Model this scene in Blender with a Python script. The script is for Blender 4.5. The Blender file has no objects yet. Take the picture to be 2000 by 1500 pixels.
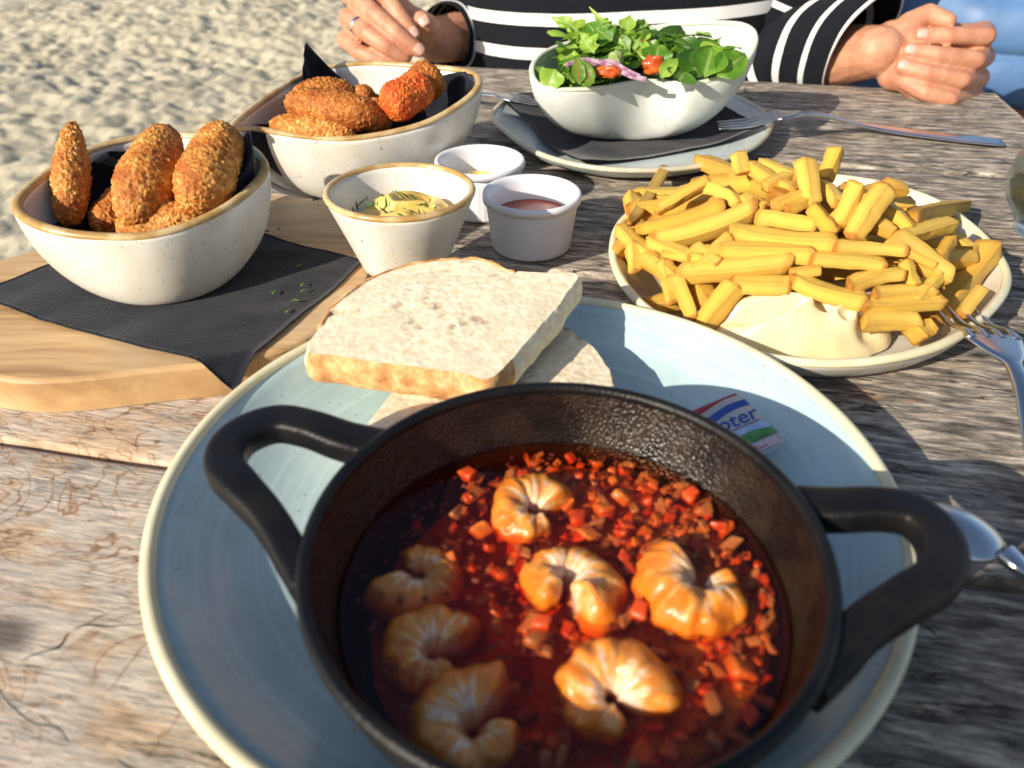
import bpy, bmesh, math, random
import numpy as np
from mathutils import Vector, Matrix

# ------------------------------------------------------------------ camera, sky, sun, exposure
SC = bpy.context.scene
COL = SC.collection
PITCH, YAW, CAMH = math.radians(36), math.radians(11), 0.21
cam_d = bpy.data.cameras.new('camera'); cam = bpy.data.objects.new('camera', cam_d); COL.objects.link(cam)
cam.location = (0, 0, CAMH); cam.rotation_euler = (math.radians(90) - PITCH, 0, YAW)
cam_d.lens = 27.0; cam_d.sensor_width = 36.0; cam_d.clip_start = 0.01; cam_d.clip_end = 2000
cam_d.dof.use_dof = True; cam_d.dof.focus_distance = 0.43; cam_d.dof.aperture_fstop = 11.0
SC.camera = cam

SUN_AZ, SUN_EL = math.radians(53), math.radians(26.5)          # azimuth the shadows fall towards, from +X
W = bpy.data.worlds.new('World'); SC.world = W; W.use_nodes = True
wn = W.node_tree; bg = wn.nodes['Background']
sky = wn.nodes.new('ShaderNodeTexSky'); sky.sky_type = 'NISHITA'; sky.sun_disc = False
sky.sun_elevation = SUN_EL; sky.sun_rotation = math.atan2(-math.cos(SUN_AZ), -math.sin(SUN_AZ))
sky.air_density = 1.0; sky.dust_density = 1.2; sky.ozone_density = 1.0
wn.links.new(sky.outputs[0], bg.inputs[0]); bg.inputs[1].default_value = 0.112
sd = bpy.data.lights.new('sun', 'SUN'); sd.energy = 5.0; sd.angle = math.radians(0.55); sd.color = (1.0, 0.90, 0.76)
sun = bpy.data.objects.new('sun', sd); COL.objects.link(sun)
sun.rotation_euler = Vector((math.cos(SUN_AZ)*math.cos(SUN_EL), math.sin(SUN_AZ)*math.cos(SUN_EL), -math.sin(SUN_EL))).to_track_quat('-Z', 'Y').to_euler()
SC.view_settings.view_transform = 'Standard'; SC.view_settings.look = 'None'
SC.view_settings.exposure = 0.40; SC.view_settings.gamma = 1.0
SC.render.engine = 'CYCLES'
SC.cycles.use_denoising = True
SC.cycles.max_bounces = 10; SC.cycles.transparent_max_bounces = 12
SC.cycles.caustics_reflective = False; SC.cycles.caustics_refractive = False

# ------------------------------------------------------------------ survey: where a sight line of the photograph meets a plane
FPX = 1500.0
FW = np.array([-math.sin(YAW)*math.cos(PITCH), math.cos(YAW)*math.cos(PITCH), -math.sin(PITCH)])
RT = np.array([math.cos(YAW), math.sin(YAW), 0.0]); UP = np.cross(RT, FW)
C0 = np.array([0, 0, CAMH])
def ray(px, py): return FW + RT*(px-1000)/FPX + UP*(750-py)/FPX
def at(px, py, z=0.0):
    d = ray(px, py); return C0 + d*(z-CAMH)/d[2]
def aw(px, py, w): return C0 + ray(px, py)*w                 # at depth w
def ay(px, py, y):
    d = ray(px, py); return C0 + d*(y/d[1])

# ------------------------------------------------------------------ noise
def _h(ix, iy, iz, s):
    n = (ix*374761393 + iy*668265263 + iz*2147483647 + s*974634777) & 0xffffffff
    n = ((n ^ (n >> 13))*1274126177) & 0xffffffff
    n = (n ^ (n >> 16)); n = (n*2654435761) & 0xffffffff
    return ((n ^ (n >> 15)) & 0xffffff)/float(0xffffff)
def vn(p, s=0):
    p = np.asarray(p, float); i = np.floor(p).astype(np.int64); f = p-i; f = f*f*(3-2*f); r = 0
    for dx in (0, 1):
        for dy in (0, 1):
            for dz in (0, 1):
                w = (f[:, 0] if dx else 1-f[:, 0])*(f[:, 1] if dy else 1-f[:, 1])*(f[:, 2] if dz else 1-f[:, 2])
                r = r + w*_h(i[:, 0]+dx, i[:, 1]+dy, i[:, 2]+dz, s)
    return r*2-1
def fbm(p, s=0, o=4, g=.5, l=2.03):
    p = np.asarray(p, float); a, r = 1.0, 0
    for k in range(o): r = r + a*vn(p, s+k); p = p*l+3.7; a *= g
    return r
def cells(p, s=0):
    p = np.asarray(p, float); i = np.floor(p).astype(np.int64)
    best = np.full(len(p), 9.0); rid = np.zeros(len(p))
    for dx in (-1, 0, 1):
        for dy in (-1, 0, 1):
            for dz in (-1, 0, 1):
                a, b, c = i[:, 0]+dx, i[:, 1]+dy, i[:, 2]+dz
                q = np.stack([a+_h(a, b, c, s), b+_h(a, b, c, s+11), c+_h(a, b, c, s+23)], 1)
                d = np.sqrt(((p-q)**2).sum(1)); m = d < best
                best[m] = d[m]; rid[m] = _h(a, b, c, s+37)[m]
    return best, rid

# ------------------------------------------------------------------ meshes and naming
def wloc(o):
    l = Vector((0, 0, 0))
    while o is not None: l = l+o.location; o = o.parent
    return l
def mk(name, verts, faces, mat, parent=None, smooth=True, attrs=None, org=None):
    """one mesh object from world-space vertices; its origin at its base, or its parent's"""
    v = np.asarray(verts, float).reshape(-1, 3)
    if parent is not None: o0 = np.array(wloc(parent))
    elif org is not None: o0 = np.array(org, float)
    else: o0 = np.array([(v[:, 0].min()+v[:, 0].max())/2, (v[:, 1].min()+v[:, 1].max())/2, v[:, 2].min()])
    me = bpy.data.meshes.new(name); me.from_pydata((v-o0).tolist(), [], [tuple(int(i) for i in f) for f in faces])
    if smooth: me.polygons.foreach_set('use_smooth', [True]*len(me.polygons))
    if attrs:
        for k, a in attrs.items():
            at_ = me.attributes.new(k, 'FLOAT', 'POINT'); at_.data.foreach_set('value', np.asarray(a, np.float32))
    me.update()
    if mat is not None: me.materials.append(mat)
    o = bpy.data.objects.new(name, me); COL.objects.link(o)
    if parent is not None: o.parent = parent
    else: o.location = o0
    return o
def tag(o, label, cat, group=None):
    o['label'] = label; o['category'] = cat
    if group: o['group'] = group
    return o
def thing(name, label, cat, loc, group=None):
    o = bpy.data.objects.new(name, None); COL.objects.link(o); o.location = loc; o.empty_display_size = .01
    return tag(o, label, cat, group)
class G:                                                     # gathers geometry
    def __init__(s): s.v = []; s.f = []; s.n = 0
    def add(s, v, f):
        v = np.asarray(v, float); s.v.append(v); s.f += [tuple(i+s.n for i in q) for q in f]; s.n += len(v); return s
    @property
    def V(s): return np.concatenate(s.v)
def grid_faces(m, n, wrap=False):                            # m rows of n vertices
    f = []
    for i in range(m-1):
        for j in range(n if wrap else n-1):
            k = (j+1) % n; f.append((i*n+j, i*n+k, (i+1)*n+k, (i+1)*n+j))
    return f
def spline(pts, n, closed=True):
    p = np.asarray(pts, float); k = len(p); out = []
    m = k if closed else k-1
    for t in np.linspace(0, m, n, endpoint=not closed):
        i = min(int(t), m-1); u = t-i
        g = (lambda j: p[j % k]) if closed else (lambda j: p[min(max(j, 0), k-1)])
        a, b, c, d = g(i-1), g(i), g(i+1), g(i+2)
        out.append(.5*(2*b+(c-a)*u+(2*a-5*b+4*c-d)*u*u+(3*b-a-3*c+d)*u**3))
    return np.array(out)
def frames(path, closed=False, up=(0, 0, 1)):
    p = np.asarray(path, float)
    t = np.roll(p, -1, 0)-np.roll(p, 1, 0) if closed else np.gradient(p, axis=0)
    t /= np.linalg.norm(t, axis=1)[:, None]+1e-12
    s = np.cross(t, np.array(up, float)); bad = np.linalg.norm(s, axis=1) < 1e-6
    s[bad] = np.cross(t[bad], [0, 1, 0]); s /= np.linalg.norm(s, axis=1)[:, None]
    return t, s, np.cross(s, t)
def sweep(path, rx, ry=None, n=16, closed=False, power=2.0, up=(0, 0, 1), cap=True):
    """tube: rx across, ry upwards, superellipse section"""
    p = np.asarray(path, float); m = len(p); t, s, u = frames(p, closed, up)
    rx = np.broadcast_to(np.asarray(rx, float), (m,)); ry = rx if ry is None else np.broadcast_to(np.asarray(ry, float), (m,))
    a = np.linspace(0, 2*math.pi, n, endpoint=False); ca, sa = np.cos(a), np.sin(a)
    cx = np.sign(ca)*np.abs(ca)**(2/power); cy = np.sign(sa)*np.abs(sa)**(2/power)
    v = p[:, None]+s[:, None]*(rx[:, None]*cx)[..., None]+u[:, None]*(ry[:, None]*cy)[..., None]
    V = v.reshape(-1, 3); f = grid_faces(m, n, True)
    if closed: f += [((m-1)*n+j, (m-1)*n+(j+1) % n, (j+1) % n, j) for j in range(n)]
    elif cap: f += [tuple(range(n))[::-1], tuple((m-1)*n+j for j in range(n))]
    return V, f
def lathe(prof, c, n=64):
    a = np.linspace(0, 2*math.pi, n, endpoint=False); m = len(prof); v = []
    for r, z in prof: v.append(np.stack([c[0]+r*np.cos(a), c[1]+r*np.sin(a), np.full(n, c[2]+z)], 1))
    return np.concatenate(v), grid_faces(m, n, True)
def box(x0, x1, y0, y1, z0, z1):
    return [(x0, y0, z0), (x1, y0, z0), (x1, y1, z0), (x0, y1, z0), (x0, y0, z1), (x1, y0, z1), (x1, y1, z1), (x0, y1, z1)], \
        [(3, 2, 1, 0), (4, 5, 6, 7), (0, 1, 5, 4), (1, 2, 6, 5), (2, 3, 7, 6), (3, 0, 4, 7)]
def bevel(o, w, seg=2):
    b = o.modifiers.new('bevel', 'BEVEL'); b.width = w; b.segments = seg; b.limit_method = 'ANGLE'; return o
def sst(a, b, x):
    t = np.clip((x-a)/(b-a), 0, 1); return t*t*(3-2*t)

# ------------------------------------------------------------------ material kit
class MT:
    def __init__(s, name):
        s.m = bpy.data.materials.new(name); s.m.use_nodes = True; s.t = s.m.node_tree; s.t.nodes.clear()
        s.out = s.t.nodes.new('ShaderNodeOutputMaterial')
    def n(s, ty, ins=None, **pr):
        nd = s.t.nodes.new('ShaderNode'+ty)
        for k, v in pr.items(): setattr(nd, k, v)
        for k, v in (ins or {}).items(): s.put(nd.inputs[k], v)
        return nd
    def put(s, sock, v):
        if isinstance(v, bpy.types.NodeSocket): s.t.links.new(v, sock)
        elif hasattr(sock, 'default_value'):
            if sock.type == 'RGBA' and len(v) == 3: v = (*v, 1)
            sock.default_value = v
    def obj(s): return s.n('TexCoord').outputs['Object']
    def pos(s): return s.n('NewGeometry').outputs['Position']
    def map(s, vec, sc=(1, 1, 1), loc=(0, 0, 0), rot=(0, 0, 0)):
        return s.n('Mapping', {'Vector': vec, 'Scale': sc, 'Location': loc, 'Rotation': rot}).outputs[0]
    def noise(s, vec, sc=5, de=4, ro=.55, di=0): return s.n('TexNoise', {'Vector': vec, 'Scale': sc, 'Detail': de, 'Roughness': ro, 'Distortion': di}).outputs['Fac']
    def vor(s, vec, sc=5, out='Distance', feature='F1', rnd=1): return s.n('TexVoronoi', {'Vector': vec, 'Scale': sc, 'Randomness': rnd}, feature=feature).outputs[out]
    def ramp(s, f, st, mode='LINEAR'):
        nd = s.n('ValToRGB', {0: f}); cr = nd.color_ramp; cr.interpolation = mode
        while len(cr.elements) < len(st): cr.elements.new(.5)
        for e, (p, c) in zip(cr.elements, st):
            e.position = p; e.color = (c, c, c, 1) if not hasattr(c, '__len__') else (*c, 1)
        return nd.outputs[0]
    def mix(s, f, a, b, bl='MIX'):
        nd = s.n('Mix', {0: f, 6: a, 7: b}, data_type='RGBA', blend_type=bl); return nd.outputs[2]
    def ma(s, op, a, b=0.0, c=0.0): return s.n('Math', {0: a, 1: b, 2: c}, operation=op).outputs[0]
    def rng(s, x, a, b, c=0., d=1.): return s.n('MapRange', {0: x, 1: a, 2: b, 3: c, 4: d}, interpolation_type='SMOOTHSTEP').outputs[0]
    def sep(s, v): return s.n('SeparateXYZ', {0: v}).outputs
    def attr(s, nm): return s.n('Attribute', attribute_name=nm).outputs['Fac']
    def bump(s, h, st=.3, di=.001, nrm=None):
        ins = {'Strength': st, 'Distance': di, 'Height': h}
        if nrm is not None: ins['Normal'] = nrm
        return s.n('Bump', ins).outputs[0]
    def pr(s, **k):
        mp = {'base': 'Base Color', 'rough': 'Roughness', 'metal': 'Metallic', 'nrm': 'Normal', 'spec': 'Specular IOR Level', 'sss': 'Subsurface Weight', 'sssr': 'Subsurface Radius',
              'ssss': 'Subsurface Scale', 'trans': 'Transmission Weight', 'ior': 'IOR', 'coat': 'Coat Weight', 'coatr': 'Coat Roughness', 'sheen': 'Sheen Weight', 'alpha': 'Alpha'}
        nd = s.n('BsdfPrincipled')
        for a, v in k.items(): s.put(nd.inputs[mp[a]], v)
        return nd.outputs[0]
    def end(s, sh, vol=None):
        s.t.links.new(sh, s.out.inputs[0])
        if vol is not None: s.t.links.new(vol, s.out.inputs[1])
        return s.m

# ------------------------------------------------------------------ materials
def m_table():
    m = MT('weathered_plank_wood'); p = m.pos(); rnd = m.n('ObjectInfo').outputs['Random']
    off = m.n('CombineXYZ', {0: m.ma('MULTIPLY', rnd, 7.3), 1: m.ma('MULTIPLY', rnd, 3.1), 2: m.ma('MULTIPLY', rnd, 5.7)}).outputs[0]
    v = m.n('VectorMath', {0: p, 1: off}, operation='ADD').outputs[0]
    x, y, z = m.sep(p)[:3]
    wv = m.noise(m.map(v, (5, 9, 5)), 1, 3); wob = m.ma('MULTIPLY', m.ma('SUBTRACT', wv, .5), .013)
    v2 = m.n('VectorMath', {0: v, 1: m.n('CombineXYZ', {0: 0., 1: wob, 2: 0.}).outputs[0]}, operation='ADD').outputs[0]
    g1 = m.noise(m.map(v2, (38, 185, 38)), 1, 9, .70); g2 = m.noise(m.map(v2, (95, 700, 95)), 1, 5, .65)
    g3 = m.noise(m.map(v2, (26, 95, 26)), 1, 6, .7)
    col = m.ramp(g1, [(.34, (.052, .048, .046)), (.44, (.175, .162, .150)), (.52, (.31, .285, .258)), (.64, (.66, .61, .54))])
    col = m.mix(m.ma('MULTIPLY', m.rng(g3, .52, .68), .8), col, (.50, .43, .35))
    col = m.mix(1.0, col, (1.07, 1.0, .90), 'MULTIPLY')
    fine = m.ramp(g2, [(.32, .38), (.46, .90), (.66, 1.30)])
    col = m.mix(1.0, col, fine, 'MULTIPLY')
    # sanded, paler and warmer wood at the left of the near planks, with brown growth lines
    lw = m.noise(m.map(v, (9, 12, 9)), 1, 4)
    mask = m.ma('MULTIPLY', m.rng(m.ma('ADD', x, m.ma('MULTIPLY', lw, .12)), .02, -.10), m.rng(y, .46, .30))
    pale = m.mix(m.noise(m.map(v2, (30, 45, 30)), 1, 7, .7), (.40, .335, .275), (.78, .68, .565))
    pale = m.mix(m.rng(m.noise(m.map(v, (28, 40, 28)), 1, 4, .6), .52, .66), pale, (.60, .43, .28))
    pale = m.mix(m.ma('MULTIPLY', m.rng(m.noise(m.map(v2, (22, 60, 22), (4, 2, 0)), 1, 6, .7), .54, .66), .8), pale, (.26, .25, .245))
    n3 = m.noise(m.map(v, (15, 21, 8), rot=(0, 0, .8)), 1, 4.5, .5, .7)
    w = m.ma('ABSOLUTE', m.ma('SUBTRACT', m.ma('FRACT', m.ma('MULTIPLY', n3, 15.0)), .5))
    ln = m.ma('MULTIPLY', m.rng(w, .10, .02), m.rng(m.noise(m.map(v, (24, 24, 24), (9, 1, 0)), 1, 4), .36, .54))
    pale = m.mix(m.ma('MULTIPLY', ln, .95), pale, (.27, .135, .06))
    pale = m.mix(m.ma('MULTIPLY', m.rng(w, .30, .02), .25), pale, (.52, .33, .19))
    pale = m.mix(.8, pale, m.mix(1.0, pale, fine, 'MULTIPLY'))
    col = m.mix(m.ma('MULTIPLY', mask, .92), col, pale)
    # rusty stains, knots
    st = m.rng(m.noise(m.map(v2, (17, 34, 17), (3, 8, 1)), 1, 5, .6), .635, .72)
    col = m.mix(m.ma('MULTIPLY', st, .75), col, (.42, .22, .11))
    for (kx, ky, kr) in [(at(10, 1240)[0], at(10, 1240)[1], .016), (at(1590, 372)[0], at(1870, 372)[1], .006), (.235, .33, .010), (-.02, .315, .008)]:
        dd = m.n('VectorMath', {0: m.map(p, (1, 1.5, 0), (-kx, -1.5*ky, 0))}, operation='LENGTH').outputs[1]
        dn = m.ma('ADD', dd, m.ma('MULTIPLY', m.ma('SUBTRACT', lw, .5), kr))
        col = m.mix(m.ma('MULTIPLY', m.rng(dn, kr, kr*.25), .85), col, (.085, .07, .06))
    # drying cracks
    ck = m.noise(m.map(v2, (11, 85, 11), (1, 3, 7)), 1, 5, .55)
    cr = m.ma('MULTIPLY', m.rng(m.ma('ABSOLUTE', m.ma('SUBTRACT', ck, .5)), .016, .003), m.rng(m.noise(m.map(v, (14, 22, 14), (2, 2, 2)), 1, 3), .46, .56))
    c2 = m.noise(m.map(v, (10, 14, 10), (6, 6, 2), (0, 0, .6)), 1, 3, .5)
    cr2 = m.ma('MULTIPLY', m.ma('MULTIPLY', m.rng(m.ma('ABSOLUTE', m.ma('SUBTRACT', c2, .47)), .0042, .001), mask), m.rng(lw, .535, .60))
    cr = m.ma('MAXIMUM', m.ma('MULTIPLY', cr, m.rng(mask, 0., 1., 1., .18)), cr2)
    col = m.mix(m.ma('MULTIPLY', cr, .85), col, (.05, .04, .035))
    h = m.ma('SUBTRACT', m.ma('ADD', m.ma('MULTIPLY', g1, .8), m.ma('MULTIPLY', g2, .45)), m.ma('MULTIPLY', cr, 1.2))
    return m.end(m.pr(base=col, rough=.72, spec=.25, nrm=m.bump(h, .9, .0016)))

def m_board():
    m = MT('oiled_board_wood'); v = m.obj()
    v = m.map(v, (1, 1, 1), rot=(0, 0, -.22))
    w = m.noise(m.map(v, (6, 6, 6)), 1, 2)
    g = m.noise(m.map(m.n('VectorMath', {0: v, 1: m.n('CombineXYZ', {1: m.ma('MULTIPLY', w, .04)}).outputs[0]}, operation='ADD').outputs[0], (7, 75, 30)), 1, 5, .6)
    f = m.noise(m.map(v, (30, 400, 100)), 1, 3)
    c = m.ramp(g, [(.3, (.36, .20, .085)), (.5, (.56, .355, .165)), (.7, (.68, .47, .25))])
    c = m.mix(1.0, c, m.ramp(f, [(.3, .85), (.7, 1.08)]), 'MULTIPLY')
    c = m.mix(m.ma('MULTIPLY', m.rng(m.noise(v, 11, 4), .5, .7), .5), c, (.52, .40, .28))
    return m.end(m.pr(base=c, rough=.5, spec=.35, nrm=m.bump(g, .12, .0006)))

def m_ceramic(name, base, speck=(.10, .07, .04), amount=.11, streak=0., tint=None, rough=.22):
    m = MT(name); v = m.obj()
    d = m.vor(v, 480); rc = m.sep(m.vor(v, 480, 'Color'))[0]
    sp = m.ma('MULTIPLY', m.rng(d, .30, .16), m.ma('LESS_THAN', rc, amount))
    big = m.ma('MULTIPLY', m.rng(m.vor(v, 170), .17, .10), m.ma('LESS_THAN', m.sep(m.vor(v, 170, 'Color'))[1], amount*.55))
    blot = m.noise(v, 38, 5, .6)
    c = m.mix(m.rng(blot, .35, .7), base, tuple(b*.86 for b in base))
    if tint: c = m.mix(m.rng(m.noise(v, 22, 4, .6), .48, .68), c, tint)
    if streak:
        r = m.n('VectorMath', {0: m.map(v, (1, 1, 0))}, operation='LENGTH').outputs[1]
        s = m.noise(m.n('CombineXYZ', {0: m.ma('MULTIPLY', r, 330.), 1: m.noise(v, 9, 2)}).outputs[0], 1, 4, .7)
        c = m.mix(m.ma('MULTIPLY', m.rng(s, .42, .72), streak), c, tuple(min(1, b*1.3+.05) for b in base))
    c = m.mix(m.ma('MULTIPLY', m.ma('MAXIMUM', m.ma('MULTIPLY', sp, .6), big), .72), c, speck)
    return m.end(m.pr(base=c, rough=m.ramp(blot, [(.3, rough), (.7, rough+.1)]), spec=.5, nrm=m.bump(m.noise(v, 60, 3), .05, .0006)))

def m_rim(name, a, b):
    m = MT(name); v = m.obj()
    return m.end(m.pr(base=m.mix(m.rng(m.noise(v, 55, 4, .65), .38, .62), a, b), rough=.28))

def m_napkin():
    m = MT('black_paper_napkin'); v = m.obj(); n = m.noise(v, 900, 2); q = m.noise(v, 60, 4)
    wv = m.vor(v, 750)
    c = m.mix(m.rng(q, .3, .75), (.005, .006, .011), (.012, .014, .022))
    return m.end(m.pr(base=c, rough=.88, spec=.2, sheen=.12, nrm=m.bump(m.ma('ADD', m.ma('MULTIPLY', n, .5), wv), .35, .0006)))

def m_crumb_coat(name, lo, mid, hi):
    m = MT(name); v = m.obj(); r = m.attr('grain'); e = m.attr('edge')
    c = m.ramp(r, [(.05, lo), (.45, mid), (.92, hi)])
    c = m.mix(m.rng(m.noise(v, 75, 4), .42, .66), c, lo)
    c = m.mix(m.ma('MULTIPLY', m.rng(e, .45, .85), .35), c, tuple(k*.6 for k in lo))
    c = m.mix(1.0, c, m.ramp(m.noise(v, 1100, 3, .7), [(.3, .62), (.5, 1.0), (.7, 1.35)]), 'MULTIPLY')
    f = m.noise(v, 900, 3, .6); w = m.vor(v, 1100)
    return m.end(m.pr(base=c, rough=m.ramp(r, [(0, .75), (1, .5)]), spec=.35, nrm=m.bump(m.ma('SUBTRACT', f, w), .45, .0006)))

def m_fry():
    m = MT('fried_potato'); v = m.obj(); rnd = m.n('ObjectInfo').outputs['Random']
    v = m.n('VectorMath', {0: v, 1: m.n('CombineXYZ', {0: rnd, 1: m.ma('MULTIPLY', rnd, 3.)}).outputs[0]}, operation='ADD').outputs[0]
    e = m.attr('end'); n = m.noise(v, 120, 5, .6); f = m.noise(v, 700, 3, .6)
    c = m.mix(m.rng(n, .36, .66), (.93, .66, .14), (.86, .52, .06))
    c = m.mix(m.ma('MULTIPLY', m.ma('POWER', rnd, 1.6), .6), c, (.74, .37, .03))
    c = m.mix(m.ma('MULTIPLY', m.rng(m.ma('ADD', e, m.ma('MULTIPLY', n, .55)), .72, 1.12), m.rng(m.ma('FRACT', m.ma('MULTIPLY', rnd, 7.7)), .2, .8, .35, .92)), c, (.46, .17, .018))
    c = m.mix(m.ma('MULTIPLY', m.rng(m.noise(v, 55, 4, .7), .52, .70), .65), c, (.60, .27, .03))
    c = m.mix(m.ma('MULTIPLY', m.ma('MULTIPLY', m.rng(m.attr('ridge'), .35, .8), m.rng(m.noise(v, 160, 4, .6), .38, .62)), .60), c, (.52, .21, .02))
    c = m.mix(m.ma('MULTIPLY', m.rng(m.vor(v, 420), .32, .1), .22), c, (.5, .28, .06))
    return m.end(m.pr(base=c, rough=m.ramp(n, [(.35, .55), (.65, .36)]), spec=.4, sss=.08, sssr=(.9, .5, .15), ssss=.0015, nrm=m.bump(m.ma('ADD', m.ma('MULTIPLY', f, .9), n), .5, .0014)))

def m_simple(name, base, rough=.5, b2=None, sc=60, bump=0., bsc=300, **k):
    m = MT(name); v = m.obj(); c = base
    if b2: c = m.mix(m.rng(m.noise(v, sc, 5, .6), .36, .64), base, b2)
    if bump: k['nrm'] = m.bump(m.noise(v, bsc, 4, .6), bump, .001)
    return m.end(m.pr(base=c, rough=rough, **k))

def m_iron():
    m = MT('black_cast_iron'); v = m.obj(); n = m.noise(v, 1300, 3, .6); w = m.vor(v, 900); q = m.noise(v, 45, 4)
    c = m.mix(m.rng(q, .35, .7), (.0045, .0045, .0055), (.010, .0085, .0075))
    return m.end(m.pr(base=c, rough=m.ramp(q, [(.3, .36), (.7, .50)]), spec=.28, nrm=m.bump(m.ma('SUBTRACT', n, w), .22, .0006)))
def m_iron_oily():
    m = MT('oiled_cast_iron'); v = m.obj(); n = m.noise(v, 900, 3, .6); w = m.vor(v, 950); q = m.noise(v, 70, 4)
    c = m.mix(m.rng(q, .35, .7), (.006, .004, .003), (.022, .012, .006))
    return m.end(m.pr(base=c, rough=m.ramp(q, [(.3, .20), (.7, .34)]), spec=.6, nrm=m.bump(m.ma('SUBTRACT', n, m.ma('MULTIPLY', w, 1.2)), .42, .0008)))

def m_broth():
    m = MT('red_brown_broth'); v = m.obj()
    nb = m.bump(m.noise(v, 130, 3, .5), .18, .0008)
    fc = m.n('LayerWeight', {'Blend': .5, 'Normal': nb}).outputs['Facing']; fr = m.ma('ADD', m.ma('MULTIPLY', m.ma('POWER', fc, 5.0), .90), .022)
    tr = m.n('BsdfTransparent', {0: (.95, .88, .80)}).outputs[0]; gl = m.n('BsdfGlossy', {'Color': (1, 1, 1), 'Roughness': .045, 'Normal': nb}).outputs[0]
    df = m.n('BsdfDiffuse', {'Color': (.13, .022, .007)}).outputs[0]
    s = m.n('MixShader', {0: .06, 1: tr, 2: df}).outputs[0]
    s = m.n('MixShader', {0: fr, 1: s, 2: gl}).outputs[0]
    vol = m.n('VolumeAbsorption', {'Color': (.90, .38, .09), 'Density': 120.}).outputs[0]
    return m.end(s, vol)

def m_shrimp():
    m = MT('cooked_shrimp'); v = m.obj(); a = m.attr('inner'); sg = m.attr('segment')
    n = m.noise(v, 160, 4, .6); f = m.noise(v, 420, 3)
    al = m.attr('along'); st = m.noise(m.n('CombineXYZ', {0: m.ma('MULTIPLY', al, 26.), 1: m.ma('MULTIPLY', a, 1.6), 2: m.ma('MULTIPLY', m.n('ObjectInfo').outputs['Random'], 9.)}).outputs[0], 1, 4, .6)
    k = m.ma('ADD', m.ma('ADD', m.ma('MULTIPLY', a, .75), m.ma('MULTIPLY', m.ma('SUBTRACT', st, .5), 1.5)), m.ma('MULTIPLY', m.ma('SUBTRACT', n, .5), .7))
    c = m.ramp(k, [(.12, (.74, .19, .010)), (.40, (.80, .33, .05)), (.62, (.82, .56, .34)), (.85, (.84, .70, .56))])
    c = m.mix(m.ma('MULTIPLY', m.rng(sg, .55, .95), .35), c, (.70, .17, .03))
    c = m.mix(m.ma('MULTIPLY', m.rng(f, .54, .68), .6), c, (.72, .20, .07)); c = m.mix(m.ma('MULTIPLY', m.rng(m.noise(v, 650, 2), .66, .74), .8), c, (.45, .03, .01))
    return m.end(m.pr(base=c, rough=m.ramp(n, [(.3, .26), (.7, .45)]), spec=.5, sss=.25, sssr=(1, .45, .2), ssss=.003, coat=.15, coatr=.15, nrm=m.bump(m.ma('ADD', n, m.ma('MULTIPLY', f, .5)), .3, .0012)))

def m_bread():
    m = MT('bread_crumb'); v = m.obj(); e = m.attr('pore')
    n = m.noise(v, 260, 5, .65); q = m.noise(v, 60, 4)
    c = m.mix(m.rng(n, .35, .65), (.72, .60, .40), (.88, .79, .59))
    c = m.mix(m.ma('MULTIPLY', m.rng(q, .45, .7), .5), c, (.76, .65, .45))
    c = m.mix(m.ma('MULTIPLY', m.rng(e, .15, .7), .7), c, (.42, .30, .17))
    return m.end(m.pr(base=c, rough=.8, spec=.2, sss=.08, sssr=(1, .7, .4), ssss=.003, nrm=m.bump(m.ma('SUBTRACT', n, m.ma('MULTIPLY', m.vor(v, 420), .9)), .25, .0008)))
def m_crust():
    m = MT('bread_crust'); v = m.obj(); n = m.noise(v, 110, 6, .7); f = m.noise(v, 700, 3)
    c = m.ramp(n, [(.32, (.36, .15, .05)), (.48, (.58, .29, .105)), (.60, (.72, .47, .22)), (.74, (.80, .64, .42))])
    return m.end(m.pr(base=c, rough=.7, spec=.3, nrm=m.bump(m.ma('ADD', n, m.ma('MULTIPLY', f, .4)), .5, .0014)))

def m_leaf(name, a, b, vein):
    m = MT(name); v = m.obj(); n = m.noise(v, 60, 4); u = m.attr('mid')
    c = m.mix(m.rng(n, .35, .65), a, b); c = m.mix(m.ma('MULTIPLY', m.rng(u, .14, .04), .8), c, vein)
    p = m.pr(base=c, rough=.38, spec=.4, nrm=m.bump(m.noise(v, 300, 3), .3, .001))
    t = m.n('BsdfTranslucent', {0: m.mix(.5, c, (.35, .55, .05))}).outputs[0]
    return m.end(m.n('MixShader', {0: .32, 1: p, 2: t}).outputs[0])

def m_sand():
    m = MT('beach_sand'); p = m.pos()
    n = m.noise(p, 260, 3, .7); q = m.noise(p, 3.2, 5, .6); s = m.noise(p, 28, 5, .65)
    c = m.mix(m.rng(q, .3, .7), (.50, .445, .32), (.60, .54, .40))
    c = m.mix(1.0, c, m.ramp(n, [(.3, .80), (.7, 1.12)]), 'MULTIPLY')
    c = m.mix(m.ma('MULTIPLY', m.rng(s, .56, .70), .5), c, (.24, .205, .145))
    return m.end(m.pr(base=c, rough=.95, spec=.1, nrm=m.bump(m.ma('ADD', n, m.ma('MULTIPLY', s, 3.)), .6, .006)))

def m_skin():
    m = MT('skin'); v = m.pos(); n = m.noise(v, 70, 5, .65); f = m.noise(v, 520, 3, .6); w = m.vor(v, 900)
    c = m.mix(m.rng(n, .34, .66), (.58, .305, .185), (.48, .205, .118))
    c = m.mix(m.ma('MULTIPLY', m.attr('joint'), .55), c, (.50, .16, .095))
    c = m.mix(m.ma('MULTIPLY', m.rng(m.noise(v, 240, 3), .56, .70), .25), c, (.42, .15, .09))
    return m.end(m.pr(base=c, rough=m.ramp(n, [(.3, .42), (.7, .56)]), spec=.4, sss=.10, sssr=(1, .35, .18), ssss=.003, nrm=m.bump(m.ma('SUBTRACT', f, m.ma('MULTIPLY', w, .5)), .35, .0010)))

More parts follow.
